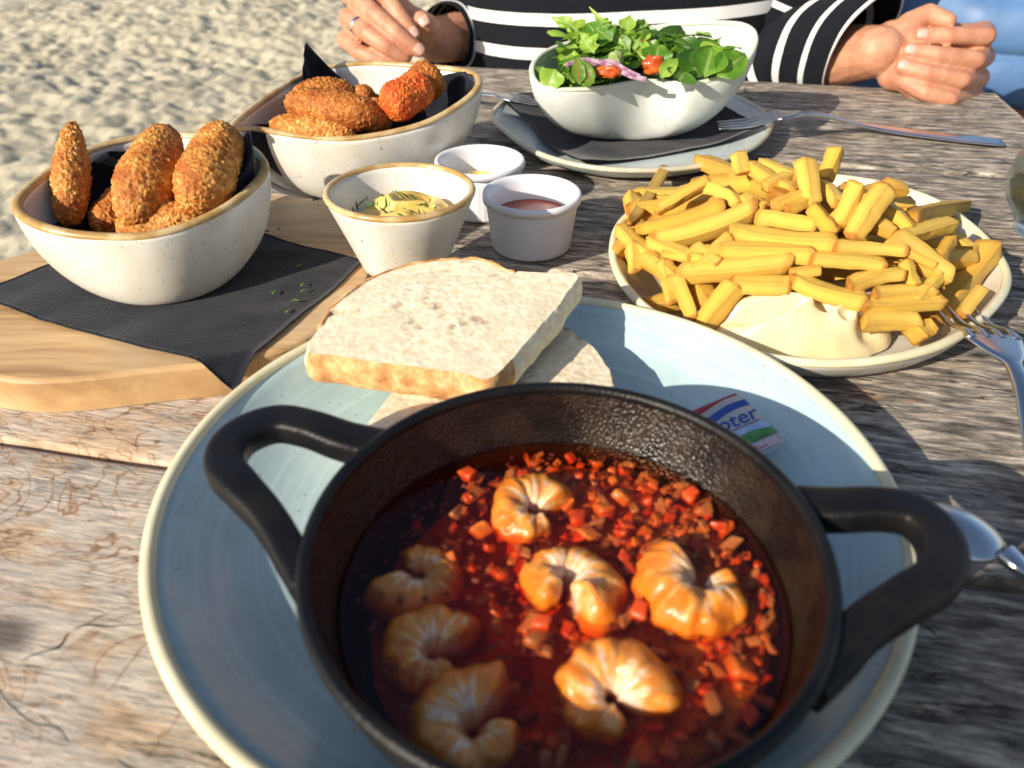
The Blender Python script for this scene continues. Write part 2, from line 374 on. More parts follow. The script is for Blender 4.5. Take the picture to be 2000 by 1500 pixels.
def m_stripes(frac=.33, name='striped_knit'):
    m = MT(name); s = m.attr('stripe'); v = m.obj()
    w = m.ma('FRACT', m.ma('ADD', m.ma('DIVIDE', s, .034), m.ma('MULTIPLY', m.noise(v, 300, 2), .012)))
    k = m.ma('LESS_THAN', w, frac); n = m.noise(v, 1500, 2); q = m.noise(v, 25, 4)
    c = m.mix(k, m.mix(q, (.006, .0065, .010), (.011, .012, .017)), (.74, .73, .71))
    return m.end(m.pr(base=c, rough=.9, spec=.12, sheen=.03, nrm=m.bump(m.ma('ADD', n, m.ma('MULTIPLY', q, 3.)), .3, .0015)))

def m_metal():
    m = MT('polished_steel'); v = m.obj()
    return m.end(m.pr(base=(.62, .62, .63), metal=1.0, rough=m.ramp(m.noise(v, 90, 4), [(.3, .14), (.7, .26)]), nrm=m.bump(m.noise(m.map(v, (900, 60, 60)), 1, 2), .04, .0004)))

def m_glass():
    m = MT('clear_glass'); b = m.pr(base=(.93, .96, .93), rough=.02, trans=1.0, ior=1.45)
    t = m.n('BsdfTransparent', {0: (.88, .93, .89)}).outputs[0]
    return m.end(m.n('MixShader', {0: .45, 1: b, 2: t}).outputs[0])

MTABLE, MBOARD, MNAP, MFRY, MIRON, MOIL = m_table(), m_board(), m_napkin(), m_fry(), m_iron(), m_iron_oily()
MWHITE = m_ceramic('speckled_cream_stoneware', (.74, .72, .65), amount=.16, tint=(.66, .61, .50))
MSALAD = m_ceramic('pale_green_white_stoneware', (.68, .71, .66), amount=.03)
MFPL = m_ceramic('ivory_stoneware', (.72, .68, .58), amount=.07, tint=(.64, .58, .45))
MBLUE = m_ceramic('duck_egg_blue_glaze', (.485, .635, .645), speck=(.05, .05, .06), amount=.07, streak=.30, rough=.16)
MRIMB = m_rim('brown_glaze_edge', (.42, .25, .075), (.62, .47, .24))
MRIMY = m_rim('cream_glaze_edge', (.72, .66, .42), (.80, .74, .50))
MRIMG = m_rim('grey_cream_glaze_edge', (.62, .58, .42), (.50, .48, .38))
MCRO = m_crumb_coat('golden_breadcrumb_coat', (.36, .105, .014), (.56, .215, .032), (.80, .47, .14))
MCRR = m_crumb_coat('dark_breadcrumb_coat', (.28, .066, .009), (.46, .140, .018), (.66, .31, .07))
MCRS = m_crumb_coat('red_spiced_breadcrumb_coat', (.48, .060, .007), (.68, .125, .013), (.74, .26, .05))
MBROTH, MSHRIMP, MBREAD, MCRUST = m_broth(), m_shrimp(), m_bread(), m_crust()
MSAND, MSKIN, MSTRIPE, MMETAL, MGLASS = m_sand(), m_skin(), m_stripes(.36), m_metal(), m_glass()
MSLEEVE = m_stripes(.22, 'thin_striped_knit')
MPULP = m_simple('vegetable_pulp', (.78, .24, .025), .4, (.86, .46, .07), 210, .6, 350)
MPLASTIC = m_simple('white_plastic', (.78, .78, .80), .35, sss=.1, sssr=(1, 1, 1), ssss=.003)
MMAYO = m_simple('mayonnaise', (.80, .69, .42), .26, (.78, .66, .37), 80, .06, 160, spec=.5, sss=.25, sssr=(1, .8, .4), ssss=.004)
MDIP = m_simple('yellow_dip', (.78, .58, .17), .3, (.74, .50, .12), 90, .25, 260, spec=.5, sss=.2, sssr=(1, .7, .3), ssss=.003)
MKETCH = m_simple('red_sauce', (.32, .055, .035), .25, (.38, .075, .045), 70, .1, 200)
MHERB = m_simple('green_herb', (.045, .12, .015), .6, (.10, .20, .03), 200)
MHERBD = m_simple('dark_herb', (.03, .055, .02), .6, (.05, .09, .02), 200)
MPEPR = m_simple('red_pepper_flesh', (.58, .055, .010), .3, (.70, .11, .018), 150, .2, 500, sss=.15, sssr=(1, .3, .1), ssss=.002)
MPEPO = m_simple('orange_pepper_flesh', (.70, .20, .025), .3, (.62, .12, .018), 150, .2, 500, sss=.15, sssr=(1, .4, .1), ssss=.002)
MONI = m_simple('stewed_onion', (.52, .22, .07), .32, (.40, .12, .03), 150, .2, 500, sss=.15, sssr=(1, .5, .2), ssss=.002)
MCHILI = m_simple('chili_flake', (.10, .014, .008), .5, (.20, .03, .012), 300)
MTOM = m_simple('tomato_flesh', (.42, .045, .010), .3, (.60, .13, .02), 120, .15, 300, sss=.2, sssr=(1, .3, .1), ssss=.003)
MREDON = m_simple('red_onion', (.26, .09, .19), .35, (.52, .38, .46), 150)
MLEAF = m_leaf('salad_leaf', (.085, .22, .017), (.17, .33, .032), (.30, .42, .12))
MLEAFL = m_leaf('lettuce_leaf', (.25, .43, .04), (.36, .53, .08), (.45, .55, .22))
MLEAFD = m_leaf('dark_salad_leaf', (.035, .105, .014), (.07, .17, .02), (.20, .30, .08))
MLEAFR = m_leaf('red_stem_leaf', (.09, .19, .02), (.15, .26, .03), (.45, .05, .03))
MNAIL = m_simple('fingernail', (.64, .37, .29), .3)
MJACKET = m_simple('blue_nylon', (.085, .185, .36), .5, (.07, .155, .32), 30, .25, 120, sheen=.1)
MDARK = m_simple('dark_cloth', (.016, .018, .026), .85, (.024, .026, .034), 60, .3, 900)
MHAIR = m_simple('brown_hair', (.11, .06, .03), .5, (.17, .10, .05), 200, .5, 300)
MBENCH = MTABLE
MPRINTW = m_simple('white_foil_print', (.74, .75, .78), .25)
MPRINTR = m_simple('red_print', (.42, .03, .035), .3)
MPRINTB = m_simple('blue_print', (.025, .085, .36), .3)
MPRINTS = m_simple('pale_blue_print', (.36, .50, .78), .3, (.55, .64, .82), 180)
MPRINTG = m_simple('green_print', (.04, .22, .05), .3, (.14, .36, .09), 260)
MPRINTP = m_simple('pink_print', (.72, .52, .54), .3)
MSTEEL = m_simple('dark_steel', (.06, .06, .065), .5, metal=.6)
MSHELL = m_simple('brown_seeds', (.25, .16, .08), .6, (.45, .35, .22), 160, .6, 300)

# ------------------------------------------------------------------ sand
rng = np.random.default_rng(7)
def axis(a, b, n, far):
    mid = np.linspace(a, b, n); g = np.geomspace(.06, far, 26)
    return np.concatenate([a-g[::-1], mid, b+g])
gx, gy = axis(-4.4, 1.2, 430, 350), axis(.2, 6.6, 480, 350)
X, Y = np.meshgrid(gx, gy); P = np.stack([X.ravel(), Y.ravel(), np.zeros(X.size)], 1)
fade = np.exp(-np.maximum(0, np.hypot(P[:, 0], P[:, 1]-3)-8)/6)
wx = np.stack([fbm(P*5, 3, 2), fbm(P*5, 9, 2), 0*P[:, 0]], 1)*.06
c1, _ = cells((P+wx)*np.array([4.2, 4.2, 1]), 5); c2, _ = cells((P+wx)*np.array([10, 10, 1]), 6)
c3, _ = cells((P+wx*.7)*np.array([19, 19, 1]), 8)
Z = .014*np.minimum(c1, .75) + .014*np.minimum(c2, .8) + .015*np.minimum(c3, .8) + .018*fbm(P*15, 4, 4) + .03*fbm(P*1.3, 2, 2)
P[:, 2] = -.79 + Z*fade
sand = mk('sand', P, grid_faces(len(gy), len(gx)), MSAND, org=(0, 0, 0)); sand['kind'] = 'structure'

# ------------------------------------------------------------------ table
TX0, TX1 = -.352, .314
table = thing('picnic_table', 'weathered grey plank table with food dishes standing on the sand', 'table', ((TX0+TX1)/2, .33, -.75))
def plank(y0, y1, seed, name='plank', par=None, x0=TX0, x1=TX1, z1=0.0, th=.034):
    nx, ny = 110, 9; xs = np.linspace(x0, x1, nx)
    prof = [(0, -th), (0, -.0020), (.0005, -.0006), (.0020, 0)]
    e0 = y0 + .0012*fbm(np.stack([xs*14, xs*0+seed, xs*0], 1), seed, 4); e1 = y1 + .0012*fbm(np.stack([xs*14, xs*0+seed+5, xs*0], 1), seed+9, 4)
    rows = [(e0+d, np.full(nx, z)) for d, z in prof]
    rows += [(e0*(1-t)+e1*t, .0005*fbm(np.stack([xs*8, xs*0+t*3, xs*0], 1), seed+3, 3)) for t in np.linspace(.06, .94, ny)]
    rows += [(e1-d, np.full(nx, z)) for d, z in prof[::-1]]
    V = np.concatenate([np.stack([xs, y, z+z1], 1) for y, z in rows]); m = len(rows)
    f = [q[::-1] for q in grid_faces(m, nx)]
    f = [(a, b, c, d) for a, b, c, d in f]
    f += [tuple(i*nx for i in range(m)), tuple(i*nx+nx-1 for i in range(m))[::-1], tuple(list(range(nx))+list(range((m-1)*nx, m*nx))[::-1])]
    return mk(name, V, f, MTABLE, par)
for k, (a, b) in enumerate([(-.205, -.005), (-.0015, .2004), (.2050, .3960), (.4006, .6086), (.6132, .846)]): plank(a, b, 11+k, par=table)
for x in (TX0+.06, TX1-.06):
    v, f = box(x-.03, x+.03, -.19, .83, -.085, -.036); bevel(mk('crossbeam', v, f, MTABLE, table, False), .003)
    for y in (-.15, .79):
        v, f = box(x-.032, x+.032, y-.035, y+.035, -.80, -.086); bevel(mk('leg', v, f, MTABLE, table, False), .003)

# ------------------------------------------------------------------ serving board and its napkin
BZ = .018
bo = np.array([at(px, py, BZ)[:2] for px, py in [(-190, 610), (-120, 705), (0, 738), (118, 741), (300, 722), (480, 700), (610, 655), (690, 590), (728, 520), (712, 450), (650, 402), (530, 379), (330, 400), (60, 489), (-90, 535)]])
bo = spline(bo, 120)[:, :2]
def slab(outline, z0, z1, ch=.002):
    c = outline.mean(0); r = []
    for off, z in [(0, z0), (0, z1-ch), (ch*.4, z1-ch*.35), (ch, z1)]:
        d = c-outline; d /= np.linalg.norm(d, axis=1)[:, None]; q = outline+d*off
        r.append(np.c_[q, np.full(len(q), z)])
    n = len(outline); V = np.concatenate(r); f = grid_faces(4, n, True)
    return V, f+[tuple(range(n))[::-1], tuple(3*n+j for j in range(n))]
a2 = np.roll(bo, -1, 0); area = (bo[:, 0]*a2[:, 1]-a2[:, 0]*bo[:, 1]).sum()
if area < 0: bo = bo[::-1]
v, f = slab(bo, .0006, BZ)
tag(mk('serving_board', v, f, MBOARD, smooth=False), 'pale wooden serving board with cut corners under the black napkin', 'board')

def sheet(corners, n=40, zf=None, th=.0005, seed=0, amp=.0008):
    a, b, c, d = [np.array(q, float) for q in corners]; V = []
    for i in range(n+1):
        for j in range(n+1):
            s, t = i/n, j/n; V.append((a*(1-s)+b*s)*(1-t)+(d*(1-s)+c*s)*t)
    V = np.array(V)
    e = .004*fbm(np.c_[V[:, :2]*22, V[:, 2]*0], seed+50, 2)[:, None]*np.array([[.7, .7, 0]]); V = V+e
    z = zf(V[:, 0], V[:, 1]) if zf else V[:, 2]
    V[:, 2] = z + amp*(1+fbm(np.c_[V[:, :2]*45, V[:, 2]*0], seed, 3))
    f = grid_faces(n+1, n+1)
    N = len(V); V2 = V.copy(); V2[:, 2] += th
    bd = [i*(n+1) for i in range(n+1)] + [n*(n+1)+j for j in range(1, n+1)] + [i*(n+1)+n for i in range(n-1, -1, -1)] + [j for j in range(n-1, 0, -1)]
    F = [q[::-1] for q in f] + [tuple(N+i for i in q) for q in f]
    F += [(bd[k], bd[(k+1) % len(bd)], N+bd[(k+1) % len(bd)], N+bd[k]) for k in range(len(bd))]
    return np.concatenate([V, V2]), F
def inside(pts, poly):
    x, y = pts; r = np.zeros(len(x), bool); n = len(poly)
    for i in range(n):
        (x1, y1), (x2, y2) = poly[i], poly[(i+1) % n]
        c = ((y1 > y) != (y2 > y)) & (x < (x2-x1)*(y-y1)/(y2-y1+1e-15)+x1); r ^= c
    return r
def bz(x, y):                                                # over the board, drooping past its edge
    r = np.full(len(x), BZ+.0006); o = ~inside((x, y), bo)
    if o.any():
        q = np.stack([x[o], y[o]], 1); d = np.sqrt(((q[:, None]-bo[None])**2).sum(2)).min(1)
        r[o] -= np.minimum(d*.8, .015)
    return r
v, f = sheet([at(-45, 577, BZ), at(456, 736, BZ), at(716, 512, BZ), at(330, 425, BZ)], 44, bz, seed=3)
tag(mk('napkin', v, f, MNAP), 'black paper napkin spread flat on the wooden board under the croquette bowl', 'napkin')

# ------------------------------------------------------------------ dishes
def superprof(ea, eb, n=22):
    t = np.linspace(0, 1, n); return [(math.sin(x*math.pi/2)**ea, (1-math.cos(x*math.pi/2))**eb) for x in t]
class Dish: pass
def dish(name, label, cat, rim, fc, fr, mat, rmat, th=.004, prof=None, rim_r=.0022, floor=.004, group=None, n=144, part='body', mat_in=None):
    prof = prof or superprof(.9, .75)
    R = spline(rim, n); fc = np.array(fc, float)
    if sum(R[i][0]*R[(i+1) % n][1]-R[(i+1) % n][0]*R[i][1] for i in range(n)) < 0: R = R[::-1]
    d2 = R[:, :2]-fc[:2]; L = np.linalg.norm(d2, axis=1); dr = d2/L[:, None]
    def ring(a, b, inner):
        ro = fr+(L-fr)*a; zo = fc[2]+(R[:, 2]-fc[2])*b
        if inner:
            k = L-th; ro = (fr*.96)+(k-fr*.96)*a; zo = fc[2]+floor+(R[:, 2]-fc[2]-floor)*b
        return np.c_[fc[:2]+dr*ro[:, None], zo]
    rows = [np.tile(fc+[0, 0, .0012], (n, 1))*1.0]
    rows[0] = np.c_[fc[:2]+dr*.0005, np.full(n, fc[2]+.0016)]
    rows.append(np.c_[fc[:2]+dr*(fr*.86), np.full(n, fc[2]+.0016)]); rows.append(np.c_[fc[:2]+dr*(fr*.9), np.full(n, fc[2])])
    rows += [ring(a, b, False) for a, b in prof]
    rows += [ring(a, b, True) for a, b in prof[::-1]]
    for q in (.75, .5, .25, .01): rows.append(np.c_[fc[:2]+dr*(fr*.96*q), np.full(n, fc[2]+floor-.0003*(1-q))])
    V = np.concatenate(rows); F = grid_faces(len(rows), n, True)
    t = thing(name, label, cat, (fc[0], fc[1], fc[2]), group)
    mk(part, V, F, mat, t)
    mid = R.copy(); mid[:, :2] -= dr*(th*.5)
    tv, tf = sweep(mid, max(rim_r, th*.56), rim_r*.9, 10, closed=True); mk('rim', tv, tf, rmat, t)
    D = Dish(); D.t, D.R, D.fc, D.fr, D.dr, D.L, D.th, D.prof, D.floor, D.n = t, R, fc, fr, dr, L, th, prof, floor, n
    return D
def inner_pt(D, ang, s, off=0.0):
    """point on the dish's inner face: direction ang, s = 0 centre .. 1 rim (>1 beyond, straight on)"""
    dd = np.array([math.cos(ang), math.sin(ang)]); i = int(np.argmax(D.dr@dd)); L = D.L[i]-D.th-off; zr = D.R[i][2]
    f0 = D.fr*.96
    def pos(a, b): return f0+(L-f0)*a, D.fc[2]+D.floor+off+(zr-D.fc[2]-D.floor-off)*b
    L = max(L, f0*1.15); fl = f0/(f0+1.25*(L-f0))
    if s < fl: r, z = f0*s/fl, D.fc[2]+D.floor+off
    else:
        u = (s-fl)/(1-fl); pr = D.prof; k = min(u, 1)*(len(pr)-1); j = min(int(k), len(pr)-2); w = k-j
        r, z = pos(pr[j][0]*(1-w)+pr[j+1][0]*w, pr[j][1]*(1-w)+pr[j+1][1]*w)
        if u > 1: r += (u-1)*(L-f0)*.35; z += (u-1)*(zr-D.fc[2])*1.2
    return np.array([D.fc[0]+dd[0]*r, D.fc[1]+dd[1]*r, z])
def bowl_napkin(D, label, tips, base, width=.42, off=.0025, seed=0, fold=.004, n=160, m=34, group=None):
    """square napkin pushed into a bowl: tips = [(angle, reach)], base = reach between the tips"""
    V = []; Q = []
    for j in range(n):
        a = 2*math.pi*j/n; e = base+.05*math.sin(3*a+seed)
        for ta, re in tips:
            d = abs((a-ta+math.pi) % (2*math.pi)-math.pi); e = max(e, base+(re-base)*max(0, 1-d/width))
        for i in range(m):
            s = max(e*(i/(m-1)), .004); V.append(inner_pt(D, a, s, off)); Q.append((a, s))
    V, Q = np.array(V), np.array(Q); a, s = Q.T; q = np.stack([np.cos(a)*2.2, np.sin(a)*2.2, s*2.2+seed], 1)
    fo = fold*(.5+.5*np.sin(a*9+seed+2.5*fbm(q, seed, 2)))*sst(.15, .7, s)+.0015*fbm(q*4, seed+2, 2)*sst(.1, .5, s)
    c = np.array([D.fc[0], D.fc[1], D.fc[2]+.05])-V; c[:, 2] *= .3; c /= np.linalg.norm(c, axis=1)[:, None]+1e-9
    V = V+c*np.maximum(fo, -.0008)[:, None]
    V = np.array(V).reshape(n, m, 3); F = []
    for j in range(n):
        for i in range(m-1): F.append((j*m+i, ((j+1) % n)*m+i, ((j+1) % n)*m+i+1, j*m+i+1))
    o = mk('napkin', V.reshape(-1, 3), F, MNAP)
    so = o.modifiers.new('paper', 'SOLIDIFY'); so.thickness = .0004
    return tag(o, label, 'napkin', group)
def angle_to(D, p): return math.atan2(p[1]-D.fc[1], p[0]-D.fc[0])

# bowl of croquettes on the board
r1 = [at(24, 398, .068), at(60, 440, .064), at(160, 464, .061), at(300, 463, .060), at(425, 420, .062), at(505, 362, .066), at(523, 318, .071), at(470, 278, .074), at(330, 262, .074), at(200, 283, .073), at(90, 335, .071)]
cb = np.mean(r1, 0)
D1 = dish('bowl', 'deep cream speckled bowl with brown rim on the black napkin, full of croquettes', 'bowl', r1, (cb[0]+.004, cb[1]-.006, BZ+.0030), .030, MWHITE, MRIMB, th=.0045, prof=superprof(.85, .82))
bowl_napkin(D1, 'black paper napkin lining the deep croquette bowl on the board', [(angle_to(D1, at(519, 300, .075)), 1.14), (angle_to(D1, at(200, 283, .073)), 1.0)], .80, 1.0, seed=4)

# far bowl of croquettes
r2 = [at(447, 250, 0.061), at(500, 202, 0.064), at(600, 142, 0.068), at(700, 124, 0.070), at(820, 128, 0.071), at(915, 139, 0.071), at(942, 160, 0.069), at(915, 196, 0.063), at(830, 244, 0.055), at(700, 272, 0.051), at(600, 270, 0.051), at(510, 256, 0.054), at(465, 252, 0.058)]
D2 = dish('bowl', 'wide cream bowl with pointed ends and brown rim beside the hand with the ring', 'bowl', r2, (*(np.mean(r2, 0)[:2]*.55+at(668, 352, 0)[:2]*.45), .0008), .027, MWHITE, MRIMB, th=.0045, prof=superprof(1.0, .9))
bowl_napkin(D2, 'black paper napkin with a tall pointed corner lining the wide bowl', [(angle_to(D2, at(600, 140, .069)), 1.13), (angle_to(D2, at(460, 250, .060)), .97), (angle_to(D2, at(900, 150, .071)), 1.04)], .84, .80, seed=9)

# dip bowl
cd = at(781, 372, .060)
ang = np.linspace(0, 2*math.pi, 24, endpoint=False)
rd = [np.array([cd[0]+.0385*math.cos(a), cd[1]+.0375*math.sin(a), .060]) for a in ang]
D3 = dish('dip_bowl', 'small tapered cream bowl with brown rim holding herbed yellow dip', 'bowl', rd, (cd[0], cd[1]-.001, BZ+.0008), .0225, MWHITE, MRIMB, th=.0034, prof=[(t, .03+.97*t) for t in np.linspace(0, 1, 14)], rim_r=.0019)

# salad plate, bowl
sp = [at(px, py, .014) for px, py in [(958, 222), (975, 250), (1040, 297), (1130, 325), (1240, 335), (1370, 326), (1470, 292), (1510, 248), (1490, 215), (1400, 176), (1250, 165), (1100, 172), (1000, 190)]]
pprof = [(0, 0), (.25, .02), (.5, .10), (.7, .28), (.85, .55), (.94, .80), (1, 1)]
cs = np.mean(sp, 0)
D4 = dish('plate', 'pale blue plate with rounded corners carrying a black napkin and the salad bowl', 'plate', sp, (cs[0], cs[1], .0008), .065, m_ceramic('pale_blue_glaze', (.55, .62, .61), amount=.05, streak=.3), MRIMG, th=.004, prof=pprof, floor=.0042)
sb = at(1230, 262, .007)
def szf(x, y):
    d = np.hypot(x-cs[0], y-cs[1]); return .0062+.009*sst(.060, .112, d)
v, f = sheet([at(968, 200, .010), at(1128, 318, .012), at(1497, 256, .012), at(1330, 172, .010)], 34, szf, seed=8)
tag(mk('napkin', v, f, MNAP), 'black napkin lying on the pale blue plate under the salad bowl', 'napkin')
rs = [at(1036, 128, 0.065), at(1055, 170, 0.057), at(1150, 175, 0.056), at(1260, 160, 0.055), at(1360, 164, 0.057), at(1440, 138, 0.064), at(1478, 92, 0.075), at(1472, 56, 0.083), at(1420, 44, 0.085), at(1300, 50, 0.081), at(1180, 68, 0.073), at(1080, 92, 0.068)]
D5 = dish('salad_bowl', 'pale white bowl with a swooping raised end filled with green salad', 'bowl', rs, (sb[0], sb[1]+.012, .0082), .030, MSALAD, m_rim('pale_rim', (.74, .76, .66), (.66, .66, .52)), th=.004, prof=superprof(.95, .85), rim_r=.0018)

# fries plate
fp = [at(px, py, .020) for px, py in [(1190, 482), (1205, 545), (1262, 610), (1370, 665), (1490, 702), (1620, 715), (1740, 706), (1850, 676), (1930, 622), (1973, 560), (1960, 505), (1900, 440), (1800, 380), (1640, 345), (1450, 345), (1300, 375), (1215, 425)]]
cf = np.mean(fp, 0)
D6 = dish('plate', 'ivory plate with rounded corners heaped with fries and mayonnaise', 'plate', fp, (cf[0], cf[1], .0008), .060, MFPL, MRIMY, th=.0042, prof=pprof, floor=.0045, rim_r=.0024)

# big plate
PZ = .0235
pc = np.array([-.0331, .1995]); PR = .1285
pr_ = [np.array([pc[0]+PR*math.cos(a), pc[1]+PR*math.sin(a), PZ]) for a in np.linspace(0, 2*math.pi, 36, endpoint=False)]
D7 = dish('dinner_plate', 'large round duck egg blue plate with cream edge under the iron pan', 'plate', pr_, (pc[0], pc[1], .0008), .070, MBLUE, MRIMY, th=.0045, prof=[(0, 0), (.2, .02), (.4, .08), (.6, .24), (.8, .55), (.92, .82), (1, 1)], floor=.0048, rim_r=.0024, n=220)

# ------------------------------------------------------------------ iron pan
PANC = np.array([-.0135, .1445]); PB = .0062; PT = .055
pan = thing('pan', 'black cast iron serving pan with two loop handles holding shrimp in broth', 'pan', (PANC[0], PANC[1], PB))
c3 = (PANC[0], PANC[1], 0)
v, f = lathe([(.0005, PB+.001), (.050, PB+.001), (.0525, PB), (.055, PB+.001), (.0625, .020), (.0675, .036), (.0700, .046), (.0712, .0525)], c3, 128)
mk('outer_wall', v, f, MIRON, pan)
v, f = lathe([(.0680, .0528), (.0672, .048), (.0655, .040), (.0630, .031), (.0595, .020), (.056, .0135), (.052, .0118), (.0005, .0118)], c3, 128); mk('inner_wall', v, f, MOIL, pan)
tv, tf = sweep([(PANC[0]+.0696*math.cos(a), PANC[1]+.0696*math.sin(a), .0528) for a in np.linspace(0, 2*math.pi, 128, endpoint=False)], .0021, .0022, 10, closed=True); mk('rim', tv, tf, MIRON, pan)
def handle(ang, loc, wd, hz=.0475):
    d = np.array([math.cos(ang), math.sin(ang)]); s = np.array([-d[1], d[0]])
    q = spline([(*(PANC+d*a+s*b), hz+.0045*sst(.062, .095, a)) for a, b in loc], 120, closed=False)
    w = np.interp(np.linspace(0, 1, 120), np.linspace(0, 1, len(wd)), wd)
    tv, tf = sweep(q, w, np.full(120, .0046), 22, power=4.5); mk('handle', tv, tf, MIRON, pan)
handle(math.radians(171.5), [(.0680, -.0214), (.0736, -.0204), (.0805, -.0192), (.0910, -.0190), (.1020, -.0178), (.1085, -.0110), (.1098, -.0025), (.1050, .0065), (.0945, .0125), (.0825, .0185), (.0725, .0250), (.0668, .0300), (.0604, .0362)], [.0070, .0066, .0060, .0062, .0062, .0058, .0050, .0048, .0026])
handle(math.radians(6.8), [(.0680, .0216), (.0736, .0206), (.0800, .0197), (.0890, .0192), (.0975, .0172), (.1015, .0105), (.1008, .0015), (.0955, -.0070), (.0860, -.0132), (.0760, -.0195), (.0705, -.0245), (.0655, -.0310), (.0582, -.0395)], [.0070, .0066, .0062, .0062, .0060, .0058, .0055, .0050, .0026])
LZ = .0335
lr = .0637
v, f = lathe([(.0004, .0122), (.0525, .0122), (.0570, .0140), (.0602, .0205), (lr-.0010, .0305), (lr-.0002, LZ+.0004), (lr-.0012, LZ), (.045, LZ), (.02, LZ), (.0004, LZ)], c3, 96)
broth = mk('broth', v, f, MBROTH); tag(broth, 'glossy dark red broth filling the iron pan', 'broth')

# ------------------------------------------------------------------ shrimp
def shrimp_mesh(seed, R=.0092, turn=300, r0=.0076, r1=.003):
    n, k = 92, 28; V = []; inn = []; seg = []; alo = []
    for i in range(n):
        t = i/(n-1); a = math.radians(turn)*t; rad = R*(1-.10*t-.42*t*t)
        q = np.array([rad*math.cos(a), rad*math.sin(a), .0022*t])
        out = np.array([math.cos(a), math.sin(a), 0.0]); up = np.array([0, 0, 1.0])
        body = (r0*(1-t)+r1*t)*(1.0 if t > .06 else math.sqrt(max(t, .0004)/.06)); body *= 1-.6*sst(.93, 1, t)
        ph = (t*6.2) % 1; bul = 1-.075*abs(2*ph-1)**4; groove = max(0, abs(2*ph-1)-.7)/.3
        for j in range(k):
            b = 2*math.pi*j/k; ou, z = math.cos(b), math.sin(b)
            w = 1.0 if ou > 0 else .86
            p = q+out*ou*body*bul*w+up*z*body*bul*1.0
            V.append(p); inn.append(.5-.5*ou+.06*z); seg.append(groove*(1 if ou > -.3 else .3)); alo.append(t)
    V = np.array(V); V += (fbm(V*170, seed, 4)*.0012)[:, None]*((V-[0, 0, 0])/(np.linalg.norm(V, axis=1)[:, None]+1e-9))
    V[:, 2] += fbm(V*230, seed+3, 3)*.0010
    F = grid_faces(n, k, True)+[tuple(range(k))[::-1], tuple((n-1)*k+j for j in range(k))]
    return V, F, {'inner': inn, 'segment': seg, 'along': alo}
SHR = [((1040, 985), .0096, 30, 300, 'orange curled shrimp lying by the far side of the broth', 0.2),
       ((1100, 1128), .0108, -60, 310, 'shrimp speckled with red chili in the middle of the broth', -0.2),
       ((1372, 1135), .0116, 118, 290, 'large orange shrimp curled open towards the far rim, on the heap of diced vegetables', 0.1),
       ((812, 1090), .0098, 200, 300, 'brown shaded shrimp with its tail trailing right, beside the pan wall', -0.15),
       ((842, 1250), .0096, 35, 300, 'dim brownish shrimp between the tailed shrimp and the large pale one', 0.15),
       ((925, 1400), .0112, 60, 320, 'large pale shaded shrimp with a deep cleft by the near wall of the pan', 0.0),
       ((1195, 1345), .0104, -10, 305, 'white and yellow shrimp with its pale belly upward, near pan rim', 0.25)]
spots = []
for i, ((px, py), R, rot, turn, lab, tilt) in enumerate(SHR):
    V, F, A = shrimp_mesh(40+i*7, R*.90, turn+15, R*.88, R*.44)
    o = mk('shrimp', V, F, MSHRIMP, attrs=A, org=(0, 0, 0)); p = at(px, py, LZ+.003)
    o.location = (p[0], p[1], LZ-.0034-(.0030 if i in (3, 4, 5) else 0)); o.rotation_euler = (tilt, tilt*.6, math.radians(rot)); spots.append((p[0], p[1], R+.004))
    tag(o, lab, 'shrimp', 'shrimp in the broth')

# diced vegetables in the broth: denser to the right
def dice_mesh(sx, sy, sz, seed, name):                        # soft-cornered little block
    r = np.random.default_rng(seed); th = np.linspace(.12, math.pi-.12, 6); a = np.linspace(0, 2*math.pi, 9, endpoint=False); T, A = np.meshgrid(th, a, indexing='ij')
    V = np.stack([np.sin(T)*np.cos(A), np.sin(T)*np.sin(A), np.cos(T)], -1).reshape(-1, 3); V = np.sign(V)*np.abs(V)**.30; V = V*(1+.16*fbm(V*1.3+seed*3, seed, 2))[:, None]
    V = V @ (np.eye(3)+r.normal(0, .13, (3, 3))); me = bpy.data.meshes.new(name); me.from_pydata((V*[sx, sy, sz]).tolist(), [], grid_faces(6, 9, True)+[tuple(range(9))[::-1], tuple(45+j for j in range(9))])
    me.polygons.foreach_set('use_smooth', [True]*len(me.polygons)); return me
DM = []
for s, (mt, nm) in enumerate([(MPEPR, 'pepper_dice'), (MPEPO, 'pepper_dice'), (MONI, 'onion_piece')]):
    for q in range(4):
        k = (.0012, .0014, .0009) if s < 2 else (.0020, .0010, .0006)
        me = dice_mesh(*[a*(1+.15*q) for a in k], s*10+q, nm); me.materials.append(mt); DM.append((me, nm, s))
rd_ = random.Random(5)
placed = 0
LABD = ['bright red pepper dice floating in the broth', 'orange pepper dice floating in the broth', 'soft orange brown onion piece floating in the broth']
tries = 0
